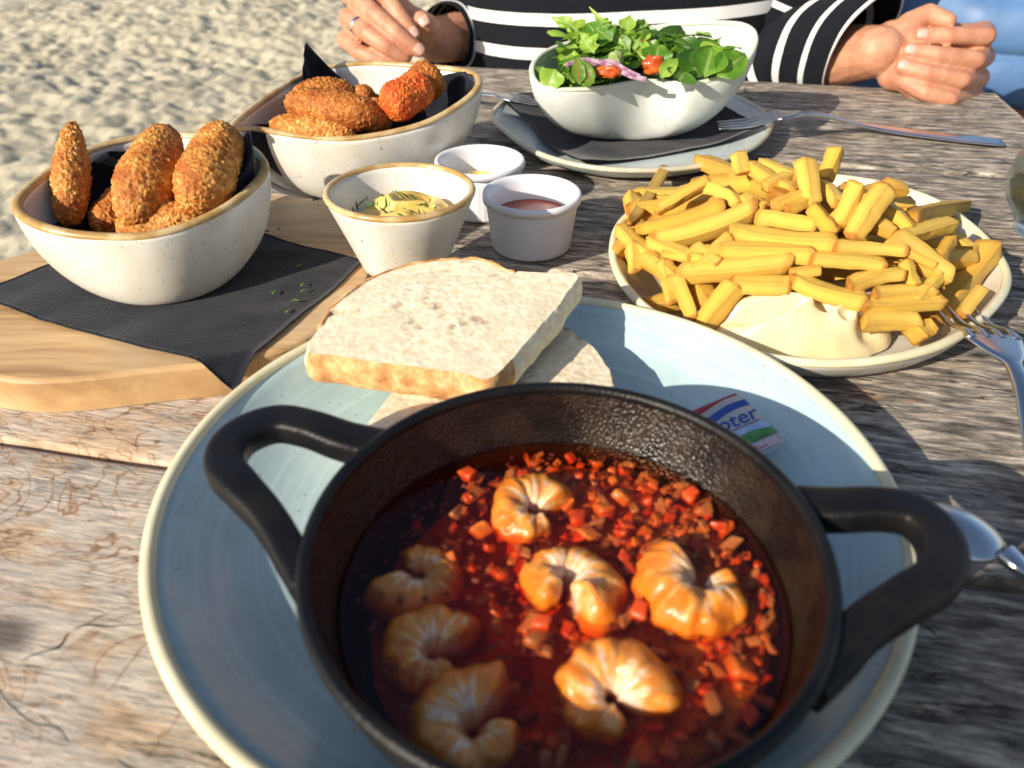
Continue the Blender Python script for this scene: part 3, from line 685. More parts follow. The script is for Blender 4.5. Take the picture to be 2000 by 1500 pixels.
while placed < 570 and tries < 14000:
    tries += 1
    a = rd_.uniform(0, 2*math.pi); r = lr*.95*math.sqrt(rd_.random()); x, y = PANC[0]+r*math.cos(a), PANC[1]+r*math.sin(a)
    u = np.array([x, y])-PANC; side = u@np.array([.75, .30])/lr                 # more on the right and the far side
    if rd_.random() > .30+.75*side+.25*(u[1] > 0): continue
    deep = .011 if side < -.15 else .0052
    me, nm, s = DM[rd_.choices(range(12), [2.2]*4+[2.7]*4+[4.8]*4)[0]]
    z = LZ-.0016-rd_.random()**1.1*deep
    if any(math.hypot(x-q[0], y-q[1]) < q[2]*.75 for q in spots): z = LZ-.008
    o = bpy.data.objects.new(nm, me); COL.objects.link(o); o.location = (x, y, z)
    o.rotation_euler = (rd_.uniform(-.5, .5), rd_.uniform(-.5, .5), rd_.uniform(0, 6.3)); k = rd_.uniform(.8, 1.3); o.scale = (k, k, k)
    tag(o, LABD[s], 'vegetable dice', ['red pepper dice in the broth', 'orange pepper dice in the broth', 'onion pieces in the broth'][s]); placed += 1
gp = []; npu, mpu = 120, 46                                   # soft pulp of the vegetables below the dice, banked up to the right
for i in range(mpu):
    for j in range(npu):
        a = 2*math.pi*j/npu; r = .0615*i/(mpu-1); gp.append((PANC[0]+r*math.cos(a), PANC[1]+r*math.sin(a), 0))
gp = np.array(gp); sd_ = ((gp[:, 0]-PANC[0])*.80+(gp[:, 1]-PANC[1])*.42)/lr
d1_, _ = cells(gp*[260, 260, 0], 4); gp[:, 2] = .0165+.0115*sst(-.55, .35, sd_+.12*fbm(gp*60, 3, 3))+.0026*(.6-d1_)+.0010*fbm(gp*200, 6, 3)
rr_ = np.hypot(gp[:, 0]-PANC[0], gp[:, 1]-PANC[1]); gp[:, 2] = np.minimum(gp[:, 2], np.where(rr_ > .058, .0235, .0312)); k_ = np.where(rr_ > .056, .056+(rr_-.056)*np.clip((gp[:, 2]-.016)/.012, 0, 1), rr_)/np.maximum(rr_, 1e-6); gp[:, :2] = PANC+(gp[:, :2]-PANC)*k_[:, None]
o = mk('vegetable_pulp', gp, grid_faces(mpu, npu, True), MPULP); tag(o, 'orange red vegetable pulp settled in the broth', 'vegetable pulp'); o['kind'] = 'stuff'
for (px, py, s) in [(915, 925, 1.6), (1350, 965, 1.5), (1250, 1190, 1.5), (1060, 1215, 1.4)]:      # single dice one can make out
    p = at(px, py, LZ); o = bpy.data.objects.new('pepper_dice', DM[1][0]); COL.objects.link(o); o.location = (p[0], p[1], LZ-.0004); o.scale = (s, s, s); o.rotation_euler = (.2, .1, px)
    tag(o, 'bright red pepper dice floating in the broth', 'vegetable dice', 'red pepper dice in the broth')
g = G()
for i in range(420):                                         # chili flakes and herbs
    a = rd_.uniform(0, 6.283); r = lr*.93*math.sqrt(rd_.random()); p = np.array([PANC[0]+r*math.cos(a), PANC[1]+r*math.sin(a), LZ-.0003-rd_.random()**2*.004])
    v, f = box(-.0009, .0009, -.0005, .0005, -.00015, .00015); m3 = Matrix.Rotation(rd_.uniform(0, 6.3), 3, 'Z') @ Matrix.Rotation(rd_.uniform(-.6, .6), 3, 'X')
    g.add([np.array(m3 @ Vector(q))*rd_.uniform(.5, 1.3)+p for q in v], f)
o = mk('chili_flakes', g.V, g.f, MCHILI, smooth=False); tag(o, 'dark chili flakes and seeds scattered through the broth', 'chili flakes'); o['kind'] = 'stuff'

# ------------------------------------------------------------------ bread
def bread(label, top, thick, crust_from, crust_to, seed, holes=()):
    """top: outline of the upper face (world, z included), crust between the outline fractions"""
    n, m = 220, 74; Q = spline(top, n); c = Q.mean(0)
    Q[:, :2] += (fbm(np.c_[Q[:, :2]*120, Q[:, 2]*0], seed, 3)*.0007)[:, None]
    V = []; 
    for i in range(m+1):
        r = i/m; V.append(c+(Q-c)*r)
    V = np.concatenate(V); d1, _ = cells(V*np.array([230, 230, 0])+seed, seed); d2, _ = cells(V*np.array([90, 90, 0])+seed, seed+1); nz = fbm(V*60, seed+2, 3)
    pore = np.clip(1-d1*1.9, 0, 1)*.45*(nz > -.1)+np.clip(1-d2*2.6, 0, 1)*(nz > .12)
    for hx, hy, hr in holes:
        d = np.hypot((V[:, 0]-hx), (V[:, 1]-hy)*.8); pore = np.maximum(pore, .8*sst(hr*1.1, hr*.2, d+hr*.5*fbm(V*400, seed, 2)))
    ed = sst(1.0, .965, np.repeat(np.arange(m+1)/m, n)); V[:, 2] += (.00022*fbm(V*110, seed+5, 3)-.0006*pore)*ed
    F = grid_faces(m+1, n, True)
    rows = []                                                # side
    nr = 14
    for k in range(nr+1):
        t = k/nr; b = .0022*math.sin(math.pi*t)**.7
        d = Q-c; d[:, 2] = 0; d /= np.linalg.norm(d, axis=1)[:, None]
        row = Q+d*b-np.array([0, 0, thick*t]); rows.append(row)
    S = np.concatenate(rows); dd = fbm(S*170, seed+8, 4)*.0006; S = S+np.tile(d, (nr+1, 1))*dd[:, None]
    S[:n] = V[-n:]
    t = thing('bread_slice', label, 'bread', (c[0], c[1], c[2]-thick), 'slices of bread')
    j0, j1 = int(crust_from*n), int(crust_to*n)
    cr = lambda j: j0 <= j < j1
    cF = []; sF = []
    for i in range(nr):
        for j in range(n):
            k = (j+1) % n; q = (i*n+j, (i+1)*n+j, (i+1)*n+k, i*n+k); (cF if cr(j) else sF).append(q)
    mk('crust', S, cF, MCRUST, t)
    N = len(V); base = N+nr*n
    F2 = F+[tuple(N+i for i in q) for q in sF]+[tuple(base+j for j in range(n))]
    mk('crumb', np.concatenate([V, S]), F2, MBREAD, t, attrs={'pore': np.concatenate([pore, fbm(S*200, seed, 2)*.3])})
    return t
bt = [(608, 684, .041), (622, 640, .041), (660, 590, .043), (725, 545, .044), (800, 518, .045), (880, 507, .046), (950, 510, .047), (985, 526, .047), (1005, 532, .047), (1015, 530, .047), (1060, 533, .047), (1124, 537, .047), (1100, 585, .045), (1040, 655, .044), (962, 736, .042), (900, 728, .042), (780, 712, .041), (660, 694, .041)]
bp = [at(*q) for q in bt]
bread('thick slice of white bread with a brown crust, on top of the other slice', bp, .0140, .75, 1.0, 3, [(*at(885, 632, .044)[:2], .0026), (*at(816, 635, .044)[:2], .0022), (*at(945, 628, .044)[:2], .0024), (*at(880, 560, .044)[:2], .0012), (*at(700, 600, .044)[:2], .0012)])
b2 = [(705, 872, .0262), (740, 800, .0262), (820, 720, .0262), (960, 660, .0262), (1085, 640, .0262), (1130, 655, .0262), (1165, 690, .0262), (1195, 740, .0262), (1180, 800, .0262), (1100, 850, .0262), (950, 880, .0262), (800, 890, .0262)]
q2 = [at(*q) for q in b2]
# keep the lower slice clear of the pan wall
q2 = [np.array([*(PANC+(p[:2]-PANC)*max(1, .0665/np.linalg.norm(p[:2]-PANC))), p[2]]) for p in q2]
bread('flatter slice of white bread tucked beneath the other slice, beside the pan', q2, .0150, .28, .62, 8)
# crust of the upper slice also runs along its far side (one dark toasted strip)
bk = spline([np.array(p)+[0, .0006, -.001] for p in bp[1:9]], 40, closed=False)
sub = [o for o in bpy.data.objects if o.name.startswith('bread_slice')][0]
tv, tf = sweep(bk-[0, 0, .0030], .0017, .0046, 10, power=2.6); tv = np.array(tv)+(fbm(np.array(tv)*260, 4, 3)*.0006)[:, None]; mk('crust', tv, tf, MCRUST, sub)

# ------------------------------------------------------------------ butter packet leaning on the plate's slope
bA, bB, bC = at(1440, 763, .022), at(1531, 858, .021), at(1352, 800, .018)
bu = bA-bC; bw = np.linalg.norm(bu); bu /= bw; bv = bB-bA; bv -= bu*(bv@bu); bh = np.linalg.norm(bv); bv /= bh; bn = np.cross(bu, -bv); bn /= np.linalg.norm(bn)
if bn[2] < 0: bn = -bn
bw, bh = .030, .0330
b0 = bA-bu*bw                                               # upper left corner; u to the right, v downwards
but = thing('butter_packet', 'small foil butter packet with flag stripes, lying between plate edge and pan', 'butter packet', tuple(b0-bn*.006))
def bpt(u, v, h=0): return b0+bu*(u*bw)+bv*(v*bh)+bn*h
def rrect(h0, h1, inset=0, r=.12):
    o = []
    for cx, cy, a0 in [(1-r, r, -90), (1-r, 1-r, 0), (r, 1-r, 90), (r, r, 180)]:
        for a in np.radians(np.linspace(a0, a0+90, 6)): o.append((cx+(r)*math.cos(a), cy+r*math.sin(a)))
    o = np.array(o); n = len(o); c = np.array([.5, .5]); oi = c+(o-c)*(1-inset)
    V = [bpt(*p, h0) for p in oi]+[bpt(*p, h1-.0004) for p in o]+[bpt(*p, h1) for p in (c+(o-c)*.985)]
    F = grid_faces(3, n, True)+[tuple(range(n)), tuple(2*n+j for j in range(n))[::-1]]
    return V, [q[::-1] for q in F]
v, f = rrect(-.0055, 0, .16); mk('cup', v, f, MPRINTW, but)
def band(name, mat, curve_a, curve_b, h, x0=.02, x1=.98, n=24):
    us = np.linspace(x0, x1, n); V = [bpt(u, curve_a(u), h) for u in us]+[bpt(u, curve_b(u), h) for u in us]
    mk(name, V, [q[::-1] for q in grid_faces(2, n)], mat, but)
wv = lambda o: (lambda u: o+.045*math.sin(u*5.2+.6))
band('red_stripe', MPRINTR, lambda u: .03, wv(.10), .00015, .05, .95); band('blue_stripe', MPRINTB, wv(.20), wv(.315), .00015)
band('rule', MPRINTB, lambda u: .545, lambda u: .56, .00015, .2, .92); band('sky_picture', MPRINTS, lambda u: .58, lambda u: .74+.03*math.sin(u*9), .00015, .08)
band('meadow_picture', MPRINTG, lambda u: .70+.035*math.sin(u*7), lambda u: .83, .00022, .05); band('pink_panel', MPRINTP, lambda u: .86, lambda u: .985, .00015, .08, .92)
band('red_line', MPRINTR, lambda u: .895, lambda u: .912, .00022, .15, .62); band('red_line', MPRINTR, lambda u: .935, lambda u: .952, .00022, .15, .75)
def text(s, size, u, v, h, mat, parent, shear=.25):
    cu = bpy.data.curves.new('lettering', 'FONT'); cu.body = s; cu.size = size; cu.shear = shear; cu.align_x = 'CENTER'; cu.extrude = 0; cu.offset = size*.012
    o = bpy.data.objects.new('lettering', cu); COL.objects.link(o); dg = bpy.context.evaluated_depsgraph_get(); me = bpy.data.meshes.new_from_object(o.evaluated_get(dg)); bpy.data.objects.remove(o)
    co = np.array([tuple(q.co) for q in me.vertices]); V = [bpt(u, v, h)+bu*c[0]-bv*c[1] for c in co]
    return mk('lettering', V, [tuple(p.vertices) for p in me.polygons], mat, parent, smooth=False)
text('Boter', .0102, .56, .52, .0002, MPRINTB, but)

# ------------------------------------------------------------------ croquettes
def croq(name, label, p, q, r, seed, mat, group, bend=0., taper=.0, p2=2.6):
    p, q = np.array(p, float), np.array(q, float); L = np.linalg.norm(q-p); ax = (q-p)/L
    nv, nu = 150, 120; V = []
    s = np.cross(ax, [0, 0, 1.0]) if abs(ax[2]) < .95 else np.cross(ax, [0, 1.0, 0]); s /= np.linalg.norm(s); u = np.cross(s, ax)
    th = np.linspace(0, math.pi, nv); a = np.linspace(0, 2*math.pi, nu, endpoint=False)
    tt = -np.cos(th); x = np.sign(tt)*np.abs(tt)**.95; rr = r*(1-np.abs(x)**p2)**(1/2.2); rr = np.maximum(rr, r*.003)*(1-taper*(x*.5+.5)); rr *= (1+.05*np.sin(x*4+seed))
    cpos = (p+q)/2+ax*(x*L/2)[:, None]+u*(bend*(1-x**2))[:, None]
    D = s*np.cos(a)[:, None]+u*np.sin(a)[:, None]
    V = (cpos[:, None]+D[None]*rr[:, None, None]).reshape(-1, 3)
    nrm = (D[None]*np.ones((nv, 1, 1))+ax*(x**5)[:, None, None]).reshape(-1, 3); nrm /= np.linalg.norm(nrm, axis=1)[:, None]
    w = V+np.stack([fbm(V*300, seed+1, 2), fbm(V*300, seed+5, 2), fbm(V*300, seed+9, 2)], 1)*.0008
    d1, id1 = cells(w*720, seed); d2, id2 = cells(w*500, seed+3)
    disp = fbm(V*70, seed, 3)*r*.035+(.0006*(.62-d1)*(.4+id1))+.0016*(.62-d2)*(.2+.8*(id2 > .45))
    V = V+nrm*disp[:, None]
    o = mk(name, V, grid_faces(nv, nu, True), mat, attrs={'grain': np.clip(.55*id1+.45*id2, 0, 1), 'edge': np.clip(d1*1.05, 0, 1)})
    return tag(o, label, 'croquette', group)
g1 = 'croquettes in the deep bowl'
croq('croquette', 'narrow croquette with a pointed tip standing upright in the deep bowl', aw(136, 440, .378), aw(142, 238, .384), .0095, 1, MCRO, g1, taper=.34)
croq('croquette', 'plump croquette standing between the pointed croquette and the parsley flecked one', aw(255, 440, .366), aw(330, 252, .392), .0142, 2, MCRO, g1, taper=.10)
croq('croquette', 'plump croquette flecked with parsley leaning towards the napkin corner', aw(374, 412, .366), aw(446, 250, .386), .0138, 3, MCRO, g1, taper=.05)
croq('croquette', 'croquette lying flat in front of the standing ones, half hidden by the bowl rim', aw(232, 450, .378), aw(398, 428, .376), .0110, 4, MCRO, g1)
croq('croquette', 'shaded croquette low in the deep bowl behind the plump one', aw(195, 455, .384), aw(262, 375, .400), .0105, 5, MCRR, g1)
g2 = 'croquettes in the wide bowl'
croq('croquette', 'long brown croquette lying across the middle of the wide bowl', aw(560, 200, .496), aw(738, 228, .486), .0122, 6, MCRR, g2)
croq('croquette', 'lowest croquette against the near wall of the wide bowl', aw(528, 250, .496), aw(696, 266, .490), .0112, 7, MCRO, g2)
croq('croquette', 'brown croquette on top of the pile below the napkin point', aw(570, 192, .515), aw(692, 180, .522), .0108, 8, MCRR, g2)
croq('croquette', 'small dark croquette end behind the long brown one', aw(695, 205, .525), aw(730, 185, .530), .0100, 9, MCRR, g2)
croq('croquette', 'red spiced croquette leaning up towards the raised end of the wide bowl', aw(752, 212, .486), aw(835, 165, .500), .0122, 10, MCRS, g2, p2=4)
croq('croquette', 'thick brown croquette end standing behind the red one', aw(800, 185, .508), aw(850, 142, .516), .0125, 12, MCRR, g2, p2=4)
croq('croquette', 'dark croquette in the shade between the long brown and the red one', aw(715, 245, .49), aw(755, 210, .505), .0098, 13, MCRR, g2)
# parsley
pr_rd = random.Random(3)
for (px, py) in [(583, 520), (590, 556), (592, 568), (560, 608), (533, 571), (575, 588), (520, 452), (545, 448)]:
    p = at(px, py, BZ+.0032); a = pr_rd.uniform(0, 3); V = [p+np.array([x*math.cos(a)-y*math.sin(a), x*math.sin(a)+y*math.cos(a), z]) for x, y, z in [(-.0022, 0, 0), (-.0005, .0009, .0004), (.0008, .0006, .0008), (.0024, .0001, .0002), (.0009, -.0008, .0005), (-.0006, -.0007, .0003), (0, 0, -.0003)]]
    o = mk('parsley_flake', V, [(0, 5, 4, 3, 2, 1), (0, 1, 6), (1, 2, 6), (2, 3, 6), (3, 4, 6), (4, 5, 6), (5, 0, 6)], MHERB, smooth=False); tag(o, 'tiny green parsley flake on the black napkin', 'herb', 'parsley flakes on the napkin')

# ------------------------------------------------------------------ dips and sauce cups
def blob(name, label, cat, c, rx, ry, h, mat, seed, rot=0., swirl=.25, z0=0., flat=1.6, n=96, m=48, rag=.05, fq=1.15):
    a = np.linspace(0, 2*math.pi, n, endpoint=False); e = 1+rag*fbm(np.stack([np.cos(a)*1.3, np.sin(a)*1.3, 0*a+seed], 1), seed, 3)
    r = np.linspace(0, 1, m+1)[:, None]; V = np.stack([r*np.cos(a)*e, r*np.sin(a)*e, np.maximum(0, 1-r**flat)**.55*np.ones(n)], -1).reshape(-1, 3)
    q = np.c_[V[:, :2]*fq, np.zeros(len(V))]; wp = np.stack([vn(q*1.2, seed+4), vn(q*1.2, seed+8), q[:, 2]], 1)
    nz = vn(q*1.5+wp*.8, seed+1); ridge = np.sqrt(nz*nz+.012)*-2.0+.6
    z = V[:, 2]*(1+swirl*ridge)*h
    X = V[:, 0]*rx; Y = V[:, 1]*ry; cr, sr = math.cos(rot), math.sin(rot)
    P_ = np.c_[c[0]+X*cr-Y*sr, c[1]+X*sr+Y*cr, z0+z]
    o = mk(name, P_, grid_faces(m+1, n, True), mat); return tag(o, label, cat)
dz = .0425
blob('dip', 'mound of yellow dip with herbs in the small tapered bowl', 'dip', (cd[0]+.0008, cd[1]), .0278, .0272, .0120, MDIP, 5, .5, .7, dz, fq=1.7)
for i in range(26):
    a = pr_rd.uniform(0, 6.28); r = .024*math.sqrt(pr_rd.random()); x, y = cd[0]-.002+r*math.cos(a), cd[1]+r*math.sin(a)*.8-.002
    b = pr_rd.uniform(0, 3.14); L = pr_rd.uniform(.0012, .0035); zz = dz+.0118*math.sqrt(max(.06, 1-(r/.029)**1.6))+.0018
    d = np.array([math.cos(b)*L, math.sin(b)*L, pr_rd.uniform(0, .0025)]); w = np.array([-math.sin(b), math.cos(b), 0])*.0006; p = np.array([x, y, zz])
    V = [p-d-w, p-d+w, p+w*.6+[0, 0, .0006], p+d+w*.2, p+d-w*.2, p-w*.9+[0, 0, .0004], p-[0, 0, .0006]]
    o = mk('herb_sprig', V, [(0, 5, 4, 3, 2, 1), (0, 1, 6), (1, 2, 6), (2, 3, 6), (3, 4, 6), (4, 5, 6), (5, 0, 6)], MHERBD if i % 3 else MHERB, smooth=False); tag(o, 'fine green herb sprig on the yellow dip', 'herb', 'herbs on the yellow dip')
def saucecup(label, c, h=.0345, r=.0295, rb=.0232):
    t = thing('sauce_cup', label, 'sauce cup', (c[0], c[1], .0008), 'white sauce cups')
    n = 120; a = np.linspace(0, 2*math.pi, n, endpoint=False); rows = []
    pr = [(.0005, .0008), (rb*.92, .0008), (rb, 0), (rb+.0008, .001)]+[(rb+.0008+(r-.003-rb)*q, .001+(h-.006)*q) for q in np.linspace(.05, 1, 8)]+[(r-.0024, h-.005), (r-.0002, h-.0046), (r, h-.002), (r-.0004, h-.0004), (r-.0018, h), (r-.0034, h-.0010)]
    pr += [(r-.0042-(r-.003-rb)*q, h-.003-(h-.006)*q) for q in np.linspace(0, 1, 8)]+[(rb*.6, .0018), (.0005, .0018)]
    for k, (rr, z) in enumerate(pr):
        fl = .00022*np.cos(a*40) if 3 <= k <= 10 else 0
        rows.append(np.stack([c[0]+(rr+fl)*np.cos(a), c[1]+(rr+fl)*np.sin(a), np.full(n, z+.0008)], 1))
    mk('cup_wall', np.concatenate(rows), grid_faces(len(rows), n, True), MPLASTIC, t); return t
cu1, cu2 = at(1039, 376, .0345), at(937, 312, .0345)
saucecup('white plastic cup of red sauce beside the fries plate', cu1); saucecup('white plastic cup of mayonnaise behind the cup of red sauce', cu2)
v, f = lathe([(.0003, .0208), (.012, .0206), (.0205, .0203), (.0240, .0206), (.0241, .0195), (.0003, .0195)], (cu1[0], cu1[1], 0), 64)
tag(mk('red_sauce', v, f, MKETCH), 'dark red sauce in the white plastic cup', 'sauce')
blob('mayonnaise', 'pale yellow mayonnaise in the white plastic cup', 'sauce', cu2, .0225, .0225, .012, MDIP, 12, 0, .8, .0105)

# ------------------------------------------------------------------ fries
DC = np.array([.074, .418]); DX, DY, DH, DB = .112, .098, .052, .010
def dome(x, y): return DB+DH*np.maximum(0, 1-((x-DC[0])/DX)**2-((y-DC[1])/DY)**2)**.62
def hit(px, py):
    d = ray(px, py); w = np.linspace(.28, .62, 700); p = C0+d*w[:, None]; g_ = p[:, 2]-dome(p[:, 0], p[:, 1])
    i = np.argmax(g_ <= 0) if (g_ <= 0).any() else int(np.argmin(np.where(w > .40, g_, 9)))
    return p[i], w[i]
def fry_mesh(seed):
    r = np.random.default_rng(seed); n, k = 22, 20; V = []; en = []; rg_ = []
    t = np.linspace(-.5, .5, n); b1, b2 = r.normal(0, .085, 2); sl0, sl1 = r.uniform(-.5, .5, 2); tw = r.uniform(-.25, .25); ta = r.uniform(-.12, .12)
    sq = []                                                  # square cut with slightly rounded corners
    for qx, qy, a0 in [(1, 1, 0), (-1, 1, 90), (-1, -1, 180), (1, -1, 270)]:
        for da in (0, 30, 60, 90): sq.append((qx*.82+.18*math.cos(math.radians(a0+da)), qy*.82+.18*math.sin(math.radians(a0+da)), 1.0))
        sq.append({0: (0, 1), 90: (-1, 0), 180: (0, -1), 270: (1, 0)}[a0]+(0.0,))
    sq = np.array(sq); cx, cy, rdg = sq.T
    for i, u in enumerate(t):
        e = max(0, (abs(u)-.455)/.045); s = (1-.42*e**1.7)*(1+ta*u*2); c, sn = math.cos(tw*u), math.sin(tw*u)
        x_, y_ = (cx*c-cy*sn)*s, (cx*sn+cy*c)*s
        sh = (sl0 if u < 0 else sl1)*max(0, (abs(u)-.3)/.2)*.08
        for j in range(k): V.append((x_[j]*.5+b1*4*(u*u-.08)*1.6, y_[j]*.5+b2*4*(u*u-.08)*1.2, u+sh*x_[j])); en.append(max(0, (abs(u)-.30)/.2)); rg_.append(rdg[j])
    V = np.array(V); nz = fbm(V*np.array([2.2, 2.2, 5])+seed*7, seed, 3)
    V[:, 0] += nz*.055; V[:, 1] += fbm(V*np.array([2.2, 2.2, 5])-seed*5, seed+3, 3)*.055
    me = bpy.data.meshes.new('fry'); me.from_pydata(V.tolist(), [], grid_faces(n, k, True)+[tuple(range(k))[::-1], tuple((n-1)*k+j for j in range(k))])
    me.polygons.foreach_set('use_smooth', [True]*len(me.polygons)); at_ = me.attributes.new('end', 'FLOAT', 'POINT'); at_.data.foreach_set('value', np.array(en, np.float32)); at2 = me.attributes.new('ridge', 'FLOAT', 'POINT'); at2.data.foreach_set('value', np.array(rg_, np.float32)); me.materials.append(MFRY); return me
FM = [fry_mesh(100+i) for i in range(14)]
fr_rd = random.Random(12)
def fry(p, q, w, label='golden yellow potato fry in the heap on the ivory plate', group='fries heaped on the plate', name='fry', roll=None):
    p, q = Vector(p), Vector(q); d = q-p; L = d.length
    o = bpy.data.objects.new(name, fr_rd.choice(FM)); COL.objects.link(o); o.location = (p+q)/2
    z = d.normalized(); x = z.cross(Vector((0, 0, 1)));
    if x.length < .05: x = z.cross(Vector((0, 1, 0)))
    x.normalize(); y = z.cross(x); o.rotation_euler = (Matrix((x, y, z)).transposed() @ Matrix.Rotation(roll if roll is not None else fr_rd.uniform(-.5, .5), 3, 'Z')).to_euler()
    o.scale = (w, w*fr_rd.uniform(.82, 1.0), L)
    return tag(o, label, 'fry', group)
FL = [(290, 145, 130, 400, 60), (490, 200, 260, 330, 65), (460, 95, 850, 260, 90), (560, 315, 170, 430, 75), (720, 340, 250, 490, 95), (80, 430, 340, 650, 78), (140, 510, 150, 625, 62), (620, 440, 1080, 500, 95), (560, 520, 980, 545, 95),
      (370, 640, 880, 590, 95), (290, 540, 470, 560, 62), (600, 460, 420, 620, 62), (340, 660, 420, 840, 82), (620, 700, 480, 870, 100), (620, 690, 880, 690, 90), (900, 670, 1220, 770, 100), (980, 560, 1330, 590, 78), (1100, 505, 1420, 530, 78),
      (1390, 470, 1630, 640, 108), (1340, 230, 1190, 450, 95, 1), (1205, 220, 1120, 400, 80, 1), (960, 110, 995, 290, 85, 1), (1105, 55, 1060, 175, 62, 1), (750, 110, 920, 180, 60), (640, 75, 660, 145, 62, 1), (750, 370, 990, 400, 100), (820, 310, 940, 260, 72),
      (510, 230, 640, 290, 80), (1470, 360, 1720, 310, 85), (1420, 460, 1650, 400, 80), (1330, 310, 1460, 420, 80), (1240, 790, 1600, 770, 82), (1250, 860, 1480, 860, 92), (1170, 690, 1400, 630, 85), (1440, 590, 1480, 690, 62),
      (1600, 650, 1500, 760, 62), (1040, 210, 1120, 300, 70), (1000, 330, 1090, 430, 90, 1), (1340, 215, 1430, 240, 70), (1650, 480, 1600, 570, 60), (1700, 840, 1790, 720, 72), (1290, 740, 1560, 720, 75), (670, 280, 760, 320, 62),
      (440, 520, 540, 590, 70), (900, 165, 780, 220, 70), (1250, 370, 1370, 440, 72), (700, 130, 900, 240, 70), (880, 330, 960, 300, 60), (1450, 540, 1560, 600, 62), (190, 560, 360, 720, 75), (290, 590, 330, 770, 70), (220, 480, 420, 560, 70), (1020, 620, 900, 640, 62)]
for q in FL:
    x1, y1, x2, y2, w = q[:5]; u = len(q) > 5
    p1, w1 = hit(1180+x1*.41, 270+y1*.41); p2, w2 = hit(1180+x2*.41, 270+y2*.41)
    if u: p1 = aw(1180+x1*.41, 270+y1*.41, w2*1.0)
    wd = w*.41*(.5*(w1+w2))/FPX*.86
    a = p2-p1; a /= np.linalg.norm(a)+1e-9; e = a*wd*.30
    fry(p1-e-[0, 0, wd*.15], p2+e-[0, 0, wd*.15], wd, *(('golden fry sticking up out of the top of the heap', 'fries sticking up from the heap') if u else ()))
for i in range(70):                                          # the body of the heap under those
    a = fr_rd.uniform(0, 6.28); r = math.sqrt(fr_rd.random())*.90; x, y = DC[0]+DX*r*math.cos(a)*.86, DC[1]+DY*r*math.sin(a)*.86
    b = fr_rd.uniform(0, 3.14); L = fr_rd.uniform(.038, .066); zt = float(dome(x, y)); z = .010+(zt-.020)*fr_rd.uniform(.30, .92); z = max(z, .011)
    d = np.array([math.cos(b)*L/2, math.sin(b)*L/2, fr_rd.uniform(-.008, .008)*min(1, (z-.01)/.01)]); c = np.array([x, y, z])
    if y < DC[1]-.050 and abs(x-.090) < .050: continue
    p, q = c-d, c+d
    for k in (p, q): k[2] = min(max(k[2], .0115), float(dome(k[0], k[1]))-.004 if dome(k[0], k[1]) > .017 else .0125)
    fry(p, q, fr_rd.uniform(.0075, .0100))
p1, p2 = aw(1180+1850*.41, 270+520*.41, .418), aw(1180+1520*.41, 270+895*.41, .384)
fry(p1, p2, .0118, 'long thick fry lying apart over the plate edge by the fork tines', None)
fry(at(1783, 655, .018), at(1815, 640, .018), .0085, 'short orange fry stub beside the mayonnaise and the long thick fry', None)
mc = at(1562, 640, .0125)
blob('mayonnaise', 'smooth cream dollop of mayonnaise in front of the fries', 'sauce', (mc[0], mc[1]-.001), .0440, .0215, .0215, MMAYO, 21, .17, .42, .0075, 3.0, rag=.07, fq=1.35)

# ------------------------------------------------------------------ salad
salad = thing('salad', 'mixed leaf salad with tomato and red onion heaped in the swooping bowl', 'salad', tuple(D5.fc+[0, 0, .004]))
sl = random.Random(8)
def leaf(p, d, nrm, L, Wd, mat, seed, lobes=0, curl=.4, name='leaf', cup=.25, ruf=.08, chk=False):
    d = np.array(d, float); d /= np.linalg.norm(d); nrm = np.array(nrm, float); s = np.cross(d, nrm); s /= np.linalg.norm(s); u = np.cross(s, d)
    n, m = 17, 9; t = np.linspace(0, 1, n); w = Wd*np.sin(math.pi*np.minimum(1, .06+t*.94)**.8).clip(0, 1)**.75
    if lobes: w = w*(.45+.55*np.abs(np.sin(math.pi*lobes*t+.4)))
    w = np.where(t < .16, np.maximum(Wd*.06, w*t/.16), w); w = np.maximum(w, .0003)
    v = np.linspace(-1, 1, m); T, Vv = np.meshgrid(t, v, indexing='ij'); W2 = np.repeat(w[:, None], m, 1)
    rz = ruf*Wd*2*fbm(np.stack([T.ravel()*4.5, Vv.ravel()*1.7, np.full(T.size, seed*1.0)], 1), seed, 2).reshape(T.shape)*np.abs(Vv)
    V = np.array(p)+d*(L*T*(1-.12*curl*T))[..., None]+s*(W2*Vv)[..., None]+u*(-curl*T*T*L+cup*W2*Vv*Vv+rz)[..., None]; V = V.reshape(-1, 3); mid = np.abs(Vv).ravel()
    V = np.array(V); F = grid_faces(n, m)
    if chk:
        dx = V[:, :2]-D5.fc[:2]; rr = np.linalg.norm(dx, axis=1); ii = np.argmax((dx/rr[:, None])@D5.dr.T, axis=1); zr = D5.R[ii, 2]; b = np.clip((V[:, 2]-D5.fc[2]-D5.floor)/(zr-D5.fc[2]-D5.floor), .001, 1)
        if ((V[:, 2] < zr+.001) & (rr > (D5.fr+(D5.L[ii]-D5.fr)*b**.27)*.955)).any(): return None
    return mk(name, V, F, mat, salad, attrs={'mid': mid})
def bowl_z(x, y):                                            # top of the heap
    dx, dy = x-D5.fc[0], y-D5.fc[1]-.004
    return .059+.024*max(0, 1-((dx+.012)/.075)**2-(dy/.055)**2)+.010*max(0, dx/.08)
def inb(x, y, k=.86):
    a = math.atan2(y-D5.fc[1], x-D5.fc[0]); i = int(np.argmax(D5.dr@np.array([math.cos(a), math.sin(a)]))); return math.hypot(x-D5.fc[0], y-D5.fc[1]) < D5.L[i]*k
cnt = tr_ = 0
